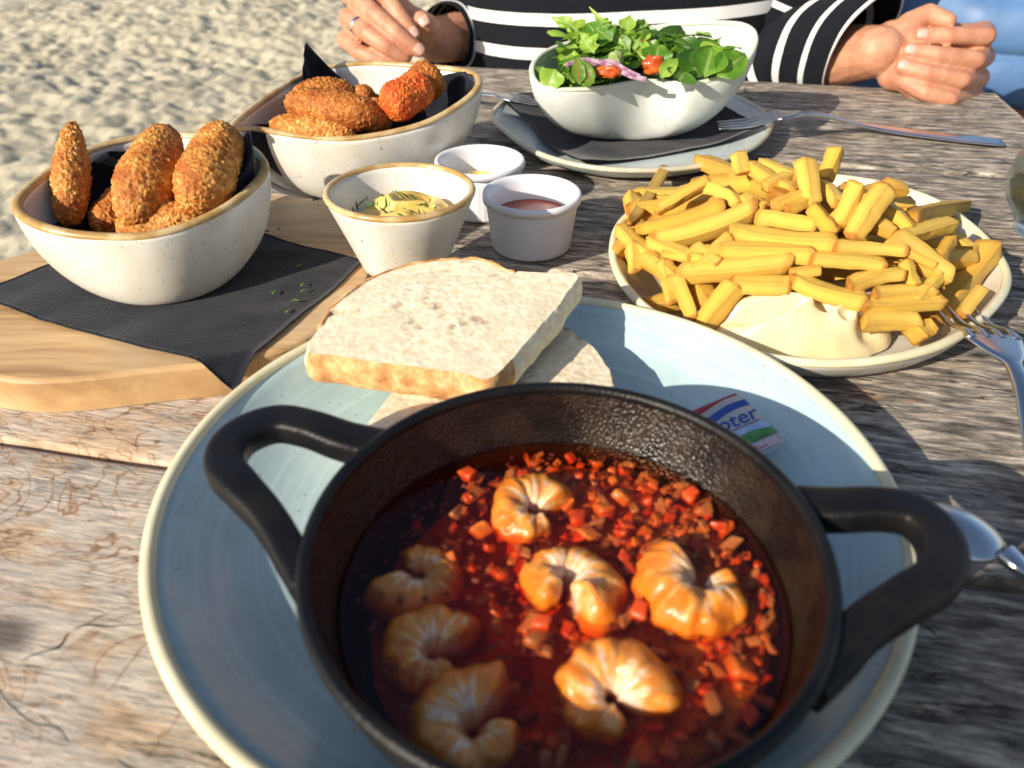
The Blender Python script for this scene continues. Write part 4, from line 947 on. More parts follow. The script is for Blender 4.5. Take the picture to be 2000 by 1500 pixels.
while cnt < 215 and tr_ < 1500:
    x, y = D5.fc[0]+sl.uniform(-.10, .10), D5.fc[1]+sl.uniform(-.08, .08)
    if not inb(x, y, .70): continue
    z = bowl_z(x, y)-sl.uniform(.004, .024); a = sl.uniform(0, 6.28); el = sl.uniform(-.15, .75)
    d = (math.cos(a)*math.cos(el), math.sin(a)*math.cos(el), math.sin(el)); nr = np.array([sl.gauss(0, .5), sl.gauss(-.3, .5), 1.0])
    if not inb(x+d[0]*.03, y+d[1]*.03, .92) : continue
    k = sl.random()
    if k < .60: ok = leaf((x, y, z), d, nr, sl.uniform(.022, .040), sl.uniform(.005, .0085), (MLEAFL if sl.random() < .42 else MLEAF if sl.random() < .7 else MLEAFD), cnt, sl.choice([2, 3, 4]), sl.uniform(.1, .6), ruf=.30, chk=True)
    elif k < .85: ok = leaf((x, y, z), d, nr, sl.uniform(.020, .034), sl.uniform(.005, .010), MLEAF if sl.random() < .6 else MLEAFD, cnt, 0, sl.uniform(.0, .7), cup=.4, chk=True)
    else: ok = leaf((x, y, z), d, nr, sl.uniform(.020, .034), sl.uniform(.007, .012), MLEAFD, cnt, 0, sl.uniform(.2, .8), chk=True)
    cnt += ok is not None; tr_ += 1
def sleaf(px1, py1, px2, py2, w, wd, mat, lobes=0, curl=.2, seed=1, nrm=(0, -.8, .6), w2=None, **k):
    a, b = aw(px1, py1, w), aw(px2, py2, w2 or w); leaf(a, b-a, nrm, np.linalg.norm(b-a), wd, mat, seed, lobes, curl, **k)
sleaf(1228, 108, 1150, 8, 0.580, .0030, MLEAFL, 0, .08, 301); sleaf(1215, 85, 1232, 20, 0.585, .0085, MLEAFL, 2, .2, 302); sleaf(1180, 90, 1145, 35, 0.580, .0105, MLEAF, 0, .3, 303); sleaf(1240, 100, 1255, 45, 0.580, .011, MLEAFL, 2, .3, 304)
sleaf(1085, 135, 1066, 178, 0.552, .0095, MLEAFL, 0, .4, 305); sleaf(1060, 130, 1050, 165, 0.570, .0095, MLEAF, 0, .3, 306); sleaf(1100, 130, 1120, 75, 0.570, .010, MLEAFL, 3, .3, 307, ruf=.2); sleaf(1160, 105, 1130, 58, 0.570, .010, MLEAFL, 3, .3, 308, ruf=.2)
sleaf(1280, 125, 1288, 80, 0.570, .0115, MLEAF, 0, .3, 309); sleaf(1350, 155, 1375, 85, 0.565, .0155, MLEAFD, 0, .3, 310, cup=.5); sleaf(1375, 150, 1395, 82, 0.555, .0140, MLEAF, 0, .2, 311, cup=.5); sleaf(1400, 148, 1462, 98, 0.552, .0120, MLEAF, 0, .2, 312); sleaf(1325, 160, 1340, 135, 0.542, .0120, MLEAFD, 0, .3, 313)
sleaf(1132, 166, 1126, 108, 0.542, .0052, MLEAFR, 0, .1, 314, cup=.1); sleaf(1158, 164, 1132, 110, 0.542, .0048, MLEAFR, 0, .1, 315, cup=.1); sleaf(1290, 152, 1325, 108, 0.542, .0055, MLEAFL, 0, .2, 316); sleaf(1195, 80, 1160, 48, 0.575, .010, MLEAF, 2, .3, 317); sleaf(1250, 80, 1285, 72, 0.580, .008, MLEAFR, 0, .3, 318)
def lump(name, c, r, mat, seed, sc=(1, 1, 1)):
    th = np.linspace(.02, math.pi-.02, 16); a = np.linspace(0, 2*math.pi, 22, endpoint=False); T, A = np.meshgrid(th, a, indexing='ij')
    V = np.stack([np.sin(T)*np.cos(A), np.sin(T)*np.sin(A), np.cos(T)], -1).reshape(-1, 3); e = 1+.38*fbm(V*1.9+seed, seed, 3); V = np.sign(V)*np.abs(V)**.8*e[:, None]*np.array(sc)*r+np.array(c)
    return mk(name, V, grid_faces(16, 22, True), mat, salad)
lump('tomato_piece', aw(1192, 140, 0.548), .0060, MTOM, 3, (1.3, .8, .75)); lump('tomato_piece', aw(1280, 128, 0.556), .0070, MTOM, 5, (1.1, .8, .95)); lump('tomato_piece', aw(1340, 92, 0.588), .0055, MTOM, 7, (.8, .8, 1.2))
lump('cucumber_piece', aw(1202, 117, 0.560), .0050, MLEAFL, 9, (1, .7, 1.1))
for (pts, w) in [([(1105, 128), (1140, 117), (1180, 124), (1205, 138)], .545), ([(1215, 140), (1235, 150), (1262, 155)], .543), ([(1150, 128), (1190, 120), (1225, 138), (1250, 150)], .547)]:
    q = spline([aw(*p, w) for p in pts], 26, closed=False); tv, tf = sweep(q, .0007, .0017, 10, power=3); mk('onion_slice', tv, tf, MREDON, salad)

# ------------------------------------------------------------------ cutlery
def cutlery(name, label, path, tip, group='forks'):
    """path: handle end -> neck -> shoulder (world points); tip: where the tines end"""
    t = thing(name, label, 'fork', tuple(np.min([path[0], path[-1]], 0)), group)
    q = spline(path, 60, closed=False); e = np.linspace(0, 1, 60)
    w = np.interp(e, [0, .08, .35, .62, .78, .86, .94, 1], [.0075, .0098, .0068, .0030, .0034, .0085, .0118, .0122])
    h = np.interp(e, [0, .3, .7, .9, 1], [.0010, .0014, .0019, .0011, .0009]); tv, tf = sweep(q, w, h, 12, power=3.2); mk('handle', tv, tf, MMETAL, t)
    end, d = q[-1], q[-1]-q[-3]; d /= np.linalg.norm(d); s = np.cross(d, [0, 0, 1.0]); s /= np.linalg.norm(s); tip = np.array(tip, float)
    for k in (-1.5, -.5, .5, 1.5):
        o_ = s*k*.0064; mid = (end+tip)/2+np.array([0, 0, -.0018])
        r = spline([end+o_-d*.003, end+o_+d*.004, mid+o_, tip+o_*.92], 26, closed=False); ww = np.interp(np.linspace(0, 1, 26), [0, .2, .8, 1], [.0026, .0019, .0014, .0006])
        tv, tf = sweep(r, ww, ww*.55, 8, power=3); mk('tine', tv, tf, MMETAL, t)
    return t
cutlery('fork', 'fork resting on the salad plate rim with its handle beside the fist', [at(1958, 279, .0032), at(1800, 262, .0036), at(1690, 245, .008), at(1610, 226, .022), at(1560, 222, .026), at(1515, 226, .024)], at(1402, 245, .016))
cutlery('fork', 'fork lying across the ivory fries plate edge with tines under a fry', [at(2100, 1110, .0045), at(2066, 985, .008), at(2026, 850, .017), at(1998, 765, .024), at(1975, 705, .027), at(1936, 655, .027)], at(1862, 599, .021))
spoon = thing('spoon', 'steel spoon behind the pan handle lying over the blue plate edge', 'spoon', tuple(at(2100, 1190, .006)))
q = spline([at(2480, 1440, .0035), at(2280, 1310, .006), at(2110, 1190, .016), at(2010, 1120, .028), at(1960, 1078, .030)], 60, closed=False); e = np.linspace(0, 1, 60)
tv, tf = sweep(q, np.interp(e, [0, .1, .4, .8, 1], [.007, .0095, .0065, .0034, .0040]), np.interp(e, [0, .4, 1], [.001, .0015, .0020]), 12, power=3.2); mk('handle', tv, tf, MMETAL, spoon)
e0, e1 = at(1958, 1078, .030), at(1755, 985, .029); ax_ = e1-e0; Ls = np.linalg.norm(ax_); ax_ /= Ls; sx_ = np.cross(ax_, [0, 0, 1.0]); sx_ /= np.linalg.norm(sx_); uz_ = np.cross(sx_, ax_); V = []
for i in range(31):
    t = i/30; w = .0115*math.sin(math.pi*min(1, t**.72))**.62 if 0 < t < 1 else .0010; w = max(w, .0036 if t < .15 else .0006)
    for j in range(17):
        v = j/8-1; V.append(e0+ax_*Ls*t+sx_*(w*v)+uz_*(.0058*math.sin(math.pi*t)**.7*(1-v*v)))
o = mk('spoon_bowl', V, grid_faces(31, 17), MMETAL, spoon); o.modifiers.new('sheet', 'SOLIDIFY').thickness = .0009
cutlery('fork', 'fork with its tines on the napkin between the wide bowl and the salad bowl', [at(640, 195, .0032), at(760, 190, .0036), at(860, 187, .006), at(930, 184, .016), at(975, 187, .019), at(1003, 191, .018)], at(1082, 198, .014))

# ------------------------------------------------------------------ glass jar at the table's right edge
gc = at(2052, 462, 0)
jar = thing('glass_jar', 'round clear glass jar with brown seeds at the edge of the table', 'jar', (gc[0], gc[1], .0008))
oz = [(.0005, .0008), (.020, .0008), (.022, .002), (.0225, .006), (.026, .012), (.033, .022), (.0365, .034), (.0345, .047), (.028, .057), (.0235, .062), (.0240, .066), (.0255, .068)]
iz = [(.0240, .0675), (.0222, .064), (.0220, .061), (.0265, .056), (.0328, .046), (.0346, .034), (.0312, .0225), (.0242, .0135), (.018, .0105), (.0005, .010)]
v, f = lathe(oz+iz, (gc[0], gc[1], 0), 72); mk('jar_wall', v, f, MGLASS, jar)
v, f = lathe([(.0005, .0108), (.017, .0112), (.0235, .0140), (.0300, .0225), (.0330, .0300), (.020, .0320), (.0005, .0330)], (gc[0], gc[1], 0), 48)
v = np.array(v); v[:, 2] += np.where(v[:, 2] > .028, fbm(v*260, 3, 3)*.0018, 0); mk('seeds', v, f, MSHELL, jar)['kind'] = 'stuff'

# ------------------------------------------------------------------ people
def tcap(p, q, r1, r2, n=14, m=5):
    p, q = np.array(p, float), np.array(q, float); ax = q-p; L = np.linalg.norm(ax); ax = ax/L if L > 1e-9 else np.array([0, 0, 1.0])
    s = np.cross(ax, [0, 0, 1.0]) if abs(ax[2]) < .9 else np.cross(ax, [0, 1.0, 0]); s /= np.linalg.norm(s); u = np.cross(ax, s); rows = []
    a = np.linspace(0, 2*math.pi, n, endpoint=False); D = s*np.cos(a)[:, None]+u*np.sin(a)[:, None]
    for th in np.linspace(-math.pi/2+.06, 0, m): rows.append(p+ax*r1*math.sin(th)+D*r1*math.cos(th))
    for th in np.linspace(0, math.pi/2-.06, m): rows.append(q+ax*r2*math.sin(th)+D*r2*math.cos(th))
    k = len(rows); return np.concatenate(rows), grid_faces(k, n, True)+[tuple(range(n))[::-1], tuple((k-1)*n+j for j in range(n))]
def blobmesh(caps, voxel, smooth=6, extra=()):
    g_ = G()
    for c in caps: g_.add(*tcap(*c))
    for v, f in extra: g_.add(v, f)
    o = mk('tmp', g_.V, g_.f, None, org=(0, 0, 0)); r = o.modifiers.new('r', 'REMESH'); r.mode = 'VOXEL'; r.voxel_size = voxel
    s = o.modifiers.new('s', 'SMOOTH'); s.factor = .5; s.iterations = smooth
    dg = bpy.context.evaluated_depsgraph_get(); me = bpy.data.meshes.new_from_object(o.evaluated_get(dg)); bpy.data.objects.remove(o)
    V = np.empty(len(me.vertices)*3); me.vertices.foreach_get('co', V); F = [tuple(p.vertices) for p in me.polygons]; bpy.data.meshes.remove(me)
    return V.reshape(-1, 3), F
def ell(c, r, n=24, m=16):
    th = np.linspace(.03, math.pi-.03, m); a = np.linspace(0, 2*math.pi, n, endpoint=False); T, A = np.meshgrid(th, a, indexing='ij')
    V = np.stack([np.sin(T)*np.cos(A)*r[0], np.sin(T)*np.sin(A)*r[1], -np.cos(T)*r[2]], -1).reshape(-1, 3)+np.array(c)
    return V, grid_faces(m, n, True)+[tuple(range(n))[::-1], tuple((m-1)*n+j for j in range(n))]
def c7(x, y, w): return aw(1640+x/5.556, y/5.556, .722+(w-.850)*.84)          # closed hand at the right
def c6(x, y, w): return aw(640+x/7.143, y/7.143, w)           # hand with the ring
# ---- closed hand
FD = .850
fist = []
def finger(lst, pts, radii):
    for a, b, r1, r2 in zip(pts[:-1], pts[1:], radii[:-1], radii[1:]): lst.append((a, b, r1, r2))
fing_r = [([c7(1560, 350, FD+.036), c7(1590, 395, FD-.004), c7(1180, 392, FD-.010), c7(900, 392, FD-.004)], [.0115, .0105, .0100, .0088]),
          ([c7(1560, 620, FD+.036), c7(1480, 655, FD-.006), c7(1060, 600, FD-.012), c7(770, 560, FD-.004)], [.0115, .0105, .0100, .0088]),
          ([c7(1500, 850, FD+.036), c7(1330, 870, FD-.006), c7(960, 800, FD-.010), c7(690, 730, FD-.002)], [.0112, .0100, .0096, .0084]),
          ([c7(1420, 1030, FD+.034), c7(1190, 1085, FD-.001), c7(930, 1010, FD-.004), c7(720, 900, FD+.004)], [.0105, .0098, .0092, .0080])]
for pts, rr in fing_r: finger(fist, pts, rr)
wr = c7(420, 560, FD+.020)
for pts, rr in fing_r: fist.append((c7(560, 600, FD+.024), pts[0], .0205, .0125))
fist += [(c7(560, 420, FD+.022), c7(1500, 420, FD+.032), .020, .016), (c7(600, 800, FD+.022), c7(1350, 900, FD+.030), .019, .014), (c7(800, 560, FD+.016), c7(1350, 700, FD+.020), .020, .016), (c7(640, 800, FD+.014), c7(1000, 1080, FD+.012), .015, .0125)]
finger(fist, [c7(560, 480, FD+.020), c7(760, 260, FD+.012), c7(960, 150, FD+.006), c7(1180, 225, FD-.002)], [.0180, .0135, .0110, .0088])
fist.append((c7(820, 470, FD+.010), c7(1480, 520, FD+.014), .015, .015))
fist = [(a, b, r1*.85, r2*.85) for a, b, r1, r2 in fist]
el_r = ay(1480, 140, .96)
fist += [(el_r, c7(150, 590, FD+.060), .034, .0285), (c7(150, 590, FD+.060), wr, .0285, .0235), (wr, c7(620, 620, FD+.022), .0235, .0185)]
# ---- hand with the ring
HD = .815
lh = []
fing_l = [([c6(560, -330, HD+.022), c6(860, 10, HD-.002), c6(1040, 260, HD-.006), c6(1190, 470, HD-.004)], [.0105, .0096, .0088, .0076]),
          ([c6(330, -60, HD+.022), c6(650, 190, HD-.008), c6(980, 480, HD-.012), c6(1270, 700, HD-.004)], [.0108, .0100, .0092, .0078]),
          ([c6(300, 260, HD+.022), c6(560, 470, HD-.006), c6(820, 640, HD-.008), c6(1080, 790, HD+.000)], [.0105, .0098, .0090, .0076]),
          ([c6(270, 560, HD+.026), c6(440, 730, HD+.006), c6(760, 850, HD+.004), c6(1060, 930, HD+.010)], [.0096, .0086, .0080, .0070])]
for pts, rr in fing_l: finger(lh, pts, rr)
wl = c6(1500, 560, HD+.070)
for pts, rr in fing_l: lh.append((c6(1150, 330, HD+.052), pts[0], .0180, .0115))
lh += [(c6(1150, 330, HD+.052), c6(700, 420, HD+.030), .018, .014), (c6(700, 0, HD+.04), c6(600, 600, HD+.034), .014, .013)]
finger(lh, [c6(1330, 560, HD+.050), c6(1430, 440, HD+.022), c6(1390, 330, HD+.008), c6(1310, 270, HD+.000)], [.0165, .0125, .0108, .0088])
el_l = ay(985, 60, 1.03)
lh += [(c6(1150, 330, HD+.052), wl, .020, .0235), (wl, el_l, .0245, .034)]
TC = ay(1205, 100, .985); TC[2] = 0
tx, ty = TC[0], TC[1]
sh_r, sh_l = np.array([tx+.175, ty+.015, .27]), np.array([tx-.175, ty+.015, .27])
fist.append((el_r, sh_r, .036, .044)); lh.append((el_l, sh_l, .034, .044))
hv, hf = blobmesh(fist, .0015, 7); lv, lf = blobmesh(lh, .0015, 6)
def creases(V, fings, k=1.0):
    red = np.zeros(len(V)); V = V.copy()
    for pts, rr in fings:
        for i in (1, 2):
            ax = pts[i+1]-pts[i-1]; ax /= np.linalg.norm(ax); d = V-pts[i]; s_ = d@ax; rad = d-s_[:, None]*ax; L_ = np.linalg.norm(rad, axis=1)
            m_ = (np.abs(s_) < .009) & (L_ < rr[i]*k*1.45) & (L_ > 1e-4); g_ = np.exp(-(s_/.0042)**2)*m_
            V -= rad/np.maximum(L_, 1e-4)[:, None]*(g_*.00042*(.5+.5*np.cos(s_*2*math.pi/.0026)))[:, None]; red = np.maximum(red, g_*(1 if i == 1 else .6))
        d = np.linalg.norm(V-pts[-1], axis=1); red = np.maximum(red, .8*np.exp(-(d/.011)**2)*(d < .02))
    return V, red
hv, jr = creases(hv, fing_r, .85); lv, jl = creases(lv, fing_l)
hd = np.array([tx, ty-.01, .50])
core = [((tx, ty, -.22), (tx, ty, .22), .10, .11), ((tx-.10, ty, .23), (tx+.10, ty, .23), .075, .075), ((tx, ty+.01, .25), (tx, ty, .42), .055, .05),
        ((tx-.09, ty+.02, -.24), (tx-.11, ty-.36, -.235), .085, .065), ((tx+.09, ty+.02, -.24), (tx+.11, ty-.36, -.235), .085, .065), ((tx-.11, ty-.36, -.235), (tx-.11, ty-.30, -.68), .055, .038), ((tx+.11, ty-.36, -.235), (tx+.11, ty-.30, -.68), .055, .038),
        ((tx-.11, ty-.30, -.70), (tx-.12, ty-.45, -.71), .036, .030), ((tx+.11, ty-.30, -.70), (tx+.12, ty-.45, -.71), .036, .030),
        (hd+[0, -.088, .0], hd+[0, -.108, -.025], .010, .014), (hd+[-.03, -.075, -.065], hd+[.03, -.075, -.065], .022, .022)]
ex = [ell(hd, (.075, .095, .115)), ell(hd+[-.078, .0, -.01], (.012, .022, .032)), ell(hd+[.078, .0, -.01], (.012, .022, .032))]
cv, cf_ = blobmesh(core, .009, 4, ex)
g = G(); g.add(cv, cf_); g.add(hv, hf); g.add(lv, lf)
person = mk('person', g.V, g.f, MSKIN, org=(tx, ty, -.75), attrs={'joint': np.concatenate([np.zeros(len(cv)), jr, jl])}); tag(person, 'person in a black and white striped sweater sitting at the table with one fist resting', 'person')
def nail(c, d, n_, w, L, par):
    d = np.array(d, float); d /= np.linalg.norm(d); n_ = np.array(n_, float); n_ -= d*(n_@d); n_ /= np.linalg.norm(n_); s = np.cross(d, n_); V = []
    for i in range(9):
        for j in range(9):
            u, v = i/4-1, j/4-1; k = 1-.12*max(0, abs(u)-.3); V.append(np.array(c)+d*(u*L*math.sqrt(1-.25*v*v))+s*(v*w*k)+n_*(.0011-.0016*v*v-.0010*u*u))
    return mk('fingernail', V, grid_faces(9, 9), MNAIL, par)
tocam = lambda p: (C0-np.array(p))/np.linalg.norm(C0-np.array(p))
for pts, rr in fing_r[:3]:
    c, d = pts[3], pts[3]-pts[2]; c = c+tocam(c)*rr[3]*.68+np.array([0, 0, rr[3]*.30]) ; nail(c, d, tocam(c)+np.array([0, 0, .45]), .0043, .0050, person)
for k, (off) in enumerate([(.85, .30), (.85, .25)]):
    pts, rr = fing_l[k]; c, d = pts[3], pts[3]-pts[2]; c = c+tocam(c)*rr[3]*off[0]+np.array([0, 0, rr[3]*off[1]]); nail(c, d, tocam(c)+np.array([0, 0, .35]), .0050, .0060, person)
c = c6(1330, 270, HD-.0075); nail(c, c6(1310, 230, HD)-c6(1400, 380, HD), tocam(c)+np.array([0, 0, .2]), .0054, .0064, person)
pts, rr = fing_l[2]; a_, b_ = pts[0]*.42+pts[1]*.58, pts[1]-pts[0]; b_ /= np.linalg.norm(b_)
s_ = np.cross(b_, [0, 0, 1]); s_ /= np.linalg.norm(s_); u_ = np.cross(s_, b_); rg = [a_+(s_*math.cos(t)+u_*math.sin(t))*.0107 for t in np.linspace(0, 2*math.pi, 40, endpoint=False)]
g = G()
for i in range(40):
    t = 2*math.pi*i/40; rd0 = s_*math.cos(t)+u_*math.sin(t)
    g.v.append(np.array([a_+rd0*.0098-b_*.0024, a_+rd0*.0110-b_*.0020, a_+rd0*.0113, a_+rd0*.0110+b_*.0020, a_+rd0*.0098+b_*.0024]))
ring = mk('ring', g.V, [q for q in grid_faces(40, 5)]+[(39*5+j, j, j+1, 39*5+j+1) for j in range(4)], MMETAL, person); ring['label'] = 'plain silver band on the ring finger'

# ---- striped sweater
def loft(rings, n=72, seed=0, fold=.004, fs=9):
    V = []
    for (c, rx, ry) in rings:
        a = np.linspace(0, 2*math.pi, n, endpoint=False); V.append(np.stack([c[0]+rx*np.sign(np.cos(a))*np.abs(np.cos(a))**.85, c[1]+ry*np.sign(np.sin(a))*np.abs(np.sin(a))**.85, np.full(n, c[2])], 1))
    V = np.concatenate(V); k = np.repeat([r[0] for r in rings], n, axis=0); d = V-k; d /= np.linalg.norm(d, axis=1)[:, None]+1e-9
    V = V+d*(fold*fbm(V*np.array([fs, fs, fs*.45]), seed, 3))[:, None]; return V, grid_faces(len(rings), n, True)
zs = np.linspace(-.27, .33, 70)
rings = [(np.array([tx, ty+.01*math.sin(z*4), z]), float(np.interp(z, [-.27, -.1, .1, .24, .29, .33], [.180, .178, .190, .200, .150, .062])), float(np.interp(z, [-.27, -.1, .1, .24, .30, .33], [.125, .122, .118, .105, .085, .058]))) for z in zs]
V, F = loft(rings, 90, 5, .007)
stripe = V[:, 2]-.060*(V[:, 0]-tx)-.0085
sw = mk('sweater', V, F, MSTRIPE, person, attrs={'stripe': stripe}); sw['label'] = 'black knit sweater with thin white horizontal stripes'
def sleeve(path, radii, seed, off, fold=.006, slant=0., rep=1.):
    q = spline(path, 110, closed=False); r = np.interp(np.linspace(0, 1, 110), np.linspace(0, 1, len(radii)), radii); v, f = sweep(q, r, r*.97, 56, cap=False, up=(.1, 1, .2)); v = np.array(v)
    k = np.repeat(q, 56, axis=0); ax_ = q[-1]-q[-8]; ax_ /= np.linalg.norm(ax_); v = v+ax_*(slant*(v[:, 2]-k[:, 2])*np.repeat(sst(.6, 1, np.linspace(0, 1, 110)), 56))[:, None]
    d = v-k; d /= np.linalg.norm(d, axis=1)[:, None]
    al = np.concatenate([[0], np.cumsum(np.linalg.norm(np.diff(q, axis=0), axis=1))]); al = al[-1]-al
    fo = fbm(np.c_[v[:, :2]*13, v[:, 2]*13], seed, 3)*fold+.5*fold*np.sin(np.repeat(al, 56)*150+4*fbm(v*9, seed+4, 2))*sst(.5, 0, np.abs(np.repeat(np.linspace(0, 1, 110), 56)-.5))
    o = mk('sleeve', v+d*fo[:, None], f, MSLEEVE, sw, attrs={'stripe': np.repeat(al, 56)*rep+off+.004*fbm(v*12, seed+7, 2)}); s2 = o.modifiers.new('knit', 'SOLIDIFY'); s2.thickness = .002; return o
cuff_r = c7(230, 560, FD+.056)
sleeve([sh_r+[-.05, 0, .02], sh_r+[.01, 0, -.03], (sh_r+el_r)/2+[.035, 0, .01], el_r+[.0, .005, .012], el_r*.55+cuff_r*.45+[0, 0, .012], cuff_r+[0, 0, .006]], [.085, .078, .066, .058, .048, .0410], 31, .006, slant=.75)
cuff_l = wl*.86+el_l*.14
sleeve([sh_l+[.05, 0, .02], sh_l+[-.01, 0, -.03], (sh_l+el_l)/2+[-.02, .01, .01], el_l+[.0, .01, .0], el_l*.6+cuff_l*.4, cuff_l], [.085, .076, .062, .056, .044, .036], 37, .022, rep=1.9)
# ---- trousers, shoes, hair
def limbmesh(caps, vox, nm, mat, par): v, f = blobmesh(caps, vox, 4); return mk(nm, v, f, mat, par)
limbmesh([((tx-.05, ty, -.24), (tx+.05, ty, -.24), .125, .125), ((tx-.09, ty+.02, -.24), (tx-.11, ty-.36, -.235), .098, .076), ((tx+.09, ty+.02, -.24), (tx+.11, ty-.36, -.235), .098, .076), ((tx-.11, ty-.36, -.235), (tx-.11, ty-.30, -.66), .068, .054), ((tx+.11, ty-.36, -.235), (tx+.11, ty-.30, -.66), .068, .054)], .009, 'trousers', MDARK, person)
for s in (-1, 1): limbmesh([((tx+s*.11, ty-.28, -.705), (tx+s*.122, ty-.47, -.715), .050, .042)], .007, 'shoe', MDARK, person)
v, f = ell(hd+[0, .018, .025], (.087, .098, .112)); v = v[:]; v = v+(fbm(v*30, 2, 3)*.006)[:, None]; mk('hair', v, f, MHAIR, person)
for s in (-1, 1): v, f = ell(hd+[s*.030, -.086, .012], (.011, .008, .007), 14, 9); mk('eye', v, f, MPRINTW, person)

# ---- person in the blue jacket
jc = ay(1985, 60, 1.20); jx, jy = jc[0]+.015, jc[1]
core = [((jx, jy, -.20), (jx, jy, .20), .10, .11), ((jx, jy, .25), (jx, jy, .42), .055, .05), ((jx-.09, jy, -.25), (jx-.10, jy-.30, -.215), .080, .062), ((jx+.09, jy, -.25), (jx+.13, jy-.34, -.225), .080, .062), ((jx-.10, jy-.30, -.215), (jx-.10, jy-.24, -.70), .055, .038), ((jx+.13, jy-.34, -.225), (jx+.13, jy-.28, -.70), .055, .038),
        ((jx-.10, jy-.24, -.71), (jx-.11, jy-.38, -.715), .034, .030), ((jx+.13, jy-.28, -.71), (jx+.14, jy-.42, -.715), .034, .030), ((jx-.16, jy, .24), (jx-.19, jy+.02, .0), .045, .04), ((jx+.16, jy, .24), (jx+.20, jy+.02, .0), .045, .04), ((jx-.19, jy+.02, .0), (jx-.10, jy-.17, -.09), .036, .026), ((jx+.20, jy+.02, .0), (jx+.10, jy-.19, -.09), .036, .026), ((jx-.10, jy-.17, -.09), (jx-.04, jy-.24, -.11), .026, .018), ((jx+.10, jy-.19, -.09), (jx+.04, jy-.25, -.12), .026, .018)]
h2 = np.array([jx, jy-.01, .50])
cv, cf_ = blobmesh(core+[(h2+[0, -.088, 0], h2+[0, -.106, -.025], .010, .014)], .009, 4, [ell(h2, (.075, .095, .115)), ell(h2+[-.078, 0, -.01], (.012, .022, .032)), ell(h2+[.078, 0, -.01], (.012, .022, .032))])
p2 = mk('person', cv, cf_, MSKIN, org=(jx, jy, -.75)); tag(p2, 'person in a light blue quilted jacket and dark trousers sitting behind the fist', 'person')
zs = np.linspace(-.07, .32, 130); rings = []
for z in zs:
    q = abs(math.sin((z+.13)/.060*math.pi))**.5*.013; rings.append((np.array([jx, jy, z]), float(np.interp(z, [-.13, .0, .22, .28, .32], [.185, .195, .205, .16, .07]))+q, float(np.interp(z, [-.13, .0, .22, .28, .32], [.140, .140, .120, .10, .065]))+q))
V, F = loft(rings, 90, 15, .006, 20); jk = mk('jacket', V, F, MJACKET, p2)
for s in (-1, 1):
    q = spline([(jx+s*.13, jy, .27), (jx+s*.20, jy+.01, .20), (jx+s*.225, jy+.02, .02), (jx+s*.20, jy-.06, -.04), (jx+s*.11, jy-.165, -.085)], 120, closed=False)
    e = np.linspace(0, 1, 120); r = np.interp(e, [0, .3, .6, 1], [.085, .075, .065, .045])+np.abs(np.sin(e*9*math.pi))**.5*.009; v, f = sweep(q, r, r, 40, up=(.1, 1, .2)); mk('sleeve', v, f, MJACKET, jk)
limbmesh([((jx-.05, jy, -.20), (jx+.05, jy, -.20), .135, .135), ((jx-.09, jy, -.22), (jx-.10, jy-.30, -.165), .105, .085), ((jx+.09, jy, -.22), (jx+.13, jy-.34, -.175), .105, .085), ((jx-.10, jy-.30, -.210), (jx-.10, jy-.24, -.66), .070, .055), ((jx+.13, jy-.34, -.22), (jx+.13, jy-.28, -.66), .070, .055)], .009, 'trousers', MDARK, p2)
v, f = ell(h2+[0, .018, .025], (.087, .098, .112)); mk('hair', v+(fbm(v*30, 6, 3)*.006)[:, None], f, MHAIR, p2)
for s in (-1, 1): v, f = ell(h2+[s*.030, -.086, .012], (.011, .008, .007), 14, 9); mk('eye', v, f, MPRINTW, p2)
# ---- bench
bench = thing('bench', 'weathered wooden bench behind the table carrying both sitting people', 'bench', (.15, 1.05, -.75))
for k, (a, b) in enumerate([(.90, 1.02), (1.025, 1.145), (1.15, 1.27)]): plank(a, b, 41+k, 'seat_plank', bench, -.42, .78, -.325, .03)
for x in (-.30, .66):
    v, f = box(x-.04, x+.04, .92, 1.25, -.80, -.356); bevel(mk('support', v, f, MTABLE, bench, False), .003)

# ---- the one who sits at the near side of the table, behind the viewpoint; the body shades the near right of the table
nx_, ny_ = -.055, -.34
core = [((nx_, ny_, -.20), (nx_, ny_, .22), .11, .12), ((nx_-.10, ny_, .25), (nx_+.10, ny_, .25), .08, .08), ((nx_, ny_, .25), (nx_, ny_+.01, .44), .058, .052), ((nx_-.09, ny_, -.25), (nx_-.10, ny_+.36, -.235), .085, .065), ((nx_+.09, ny_, -.25), (nx_+.10, ny_+.36, -.235), .085, .065), ((nx_-.10, ny_+.36, -.235), (nx_-.10, ny_+.30, -.70), .055, .038), ((nx_+.10, ny_+.36, -.235), (nx_+.10, ny_+.30, -.70), .055, .038),
        ((nx_-.10, ny_+.30, -.71), (nx_-.11, ny_+.45, -.715), .034, .030), ((nx_+.10, ny_+.30, -.71), (nx_+.11, ny_+.45, -.715), .034, .030), ((nx_-.06, ny_+.22, -.12), (nx_-.02, ny_+.25, -.13), .026, .02), ((nx_+.06, ny_+.22, -.12), (nx_+.02, ny_+.25, -.13), .026, .02), ((nx_-.21, ny_-.02, .0), (nx_-.06, ny_+.22, -.12), .038, .026), ((nx_+.21, ny_-.02, .0), (nx_+.06, ny_+.22, -.12), .038, .026), ((nx_-.17, ny_, .24), (nx_-.21, ny_-.02, .0), .045, .04), ((nx_+.17, ny_, .24), (nx_+.21, ny_-.02, .0), .045, .04)]
h3 = np.array([nx_, ny_+.02, .52])
cv, cf_ = blobmesh(core+[(h3+[0, .088, 0], h3+[0, .106, -.025], .010, .014)], .009, 4, [ell(h3, (.075, .095, .115)), ell(h3+[-.078, 0, -.01], (.012, .022, .032)), ell(h3+[.078, 0, -.01], (.012, .022, .032))])
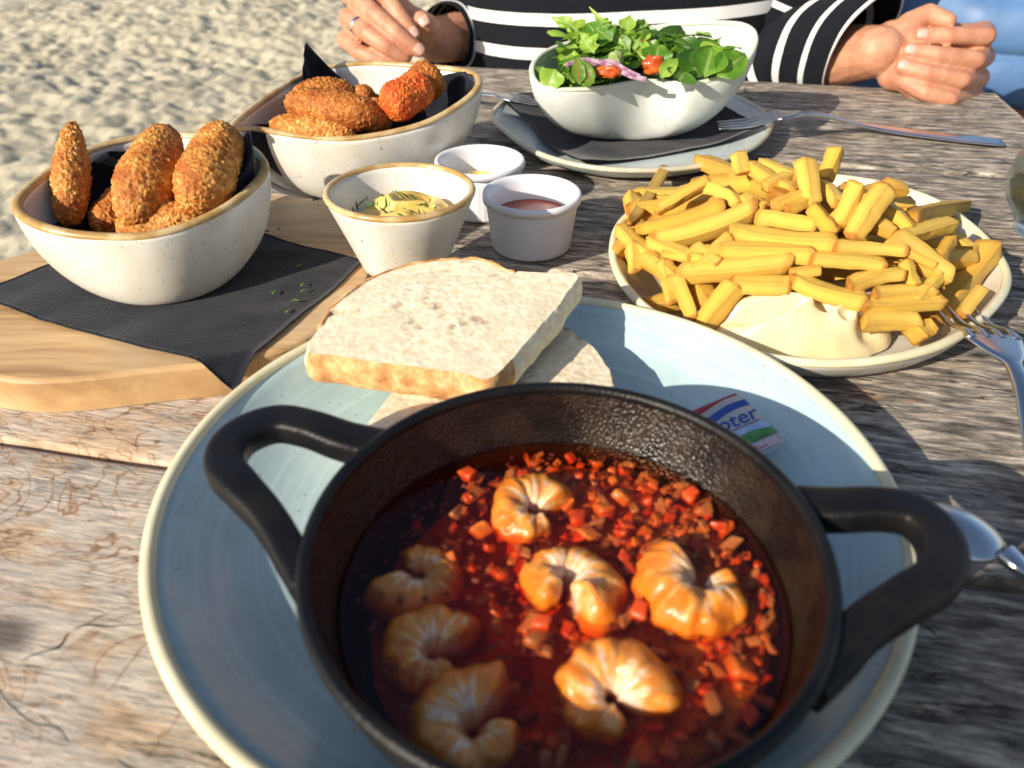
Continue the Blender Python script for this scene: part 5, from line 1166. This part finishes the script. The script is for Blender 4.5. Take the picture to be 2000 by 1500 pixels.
p3 = mk('person', cv, cf_, MSKIN, org=(nx_, ny_, -.75)); tag(p3, 'person in a dark coat sitting at the near end of the table before the pan', 'person')
zs = np.linspace(-.25, .35, 50); rings = [(np.array([nx_, ny_, z]), float(np.interp(z, [-.25, .0, .22, .29, .35], [.195, .190, .205, .16, .07])), float(np.interp(z, [-.25, .0, .22, .29, .35], [.140, .135, .120, .10, .065]))) for z in zs]
V, F = loft(rings, 72, 25, .006, 12); ct = mk('coat', V, F, MDARK, p3)
for s in (-1, 1):
    q = spline([(nx_+s*.13, ny_, .28), (nx_+s*.20, ny_, .20), (nx_+s*.225, ny_-.02, .0), (nx_+s*.18, ny_+.08, -.06), (nx_+s*.09, ny_+.18, -.10)], 60, closed=False); r = np.interp(np.linspace(0, 1, 60), [0, .3, .6, 1], [.085, .072, .060, .042]); v, f = sweep(q, r, r, 32, up=(.1, 1, .2)); mk('sleeve', v, f, MDARK, ct)
limbmesh([((nx_-.05, ny_, -.25), (nx_+.05, ny_, -.25), .125, .125), ((nx_-.09, ny_, -.25), (nx_-.10, ny_+.36, -.235), .098, .076), ((nx_+.09, ny_, -.25), (nx_+.10, ny_+.36, -.235), .098, .076), ((nx_-.10, ny_+.36, -.235), (nx_-.10, ny_+.30, -.66), .068, .054), ((nx_+.10, ny_+.36, -.235), (nx_+.10, ny_+.30, -.66), .068, .054)], .009, 'trousers', MDARK, p3)
v, f = ell(h3+[0, -.018, .025], (.087, .098, .112)); mk('hair', v+(fbm(v*30, 9, 3)*.006)[:, None], f, MHAIR, p3)
for s in (-1, 1): v, f = ell(h3+[s*.030, .086, .012], (.011, .008, .007), 14, 9); mk('eye', v, f, MPRINTW, p3)
bench2 = thing('bench', 'weathered wooden bench at the near end of the table', 'bench', (0, -.36, -.75))
for k, (a, b) in enumerate([(-.55, -.43), (-.425, -.305), (-.30, -.18)]): plank(a, b, 51+k, 'seat_plank', bench2, -.42, .40, -.345, .03)
for x in (-.30, .28):
    v, f = box(x-.04, x+.04, -.53, -.20, -.80, -.376); bevel(mk('support', v, f, MTABLE, bench2, False), .003)
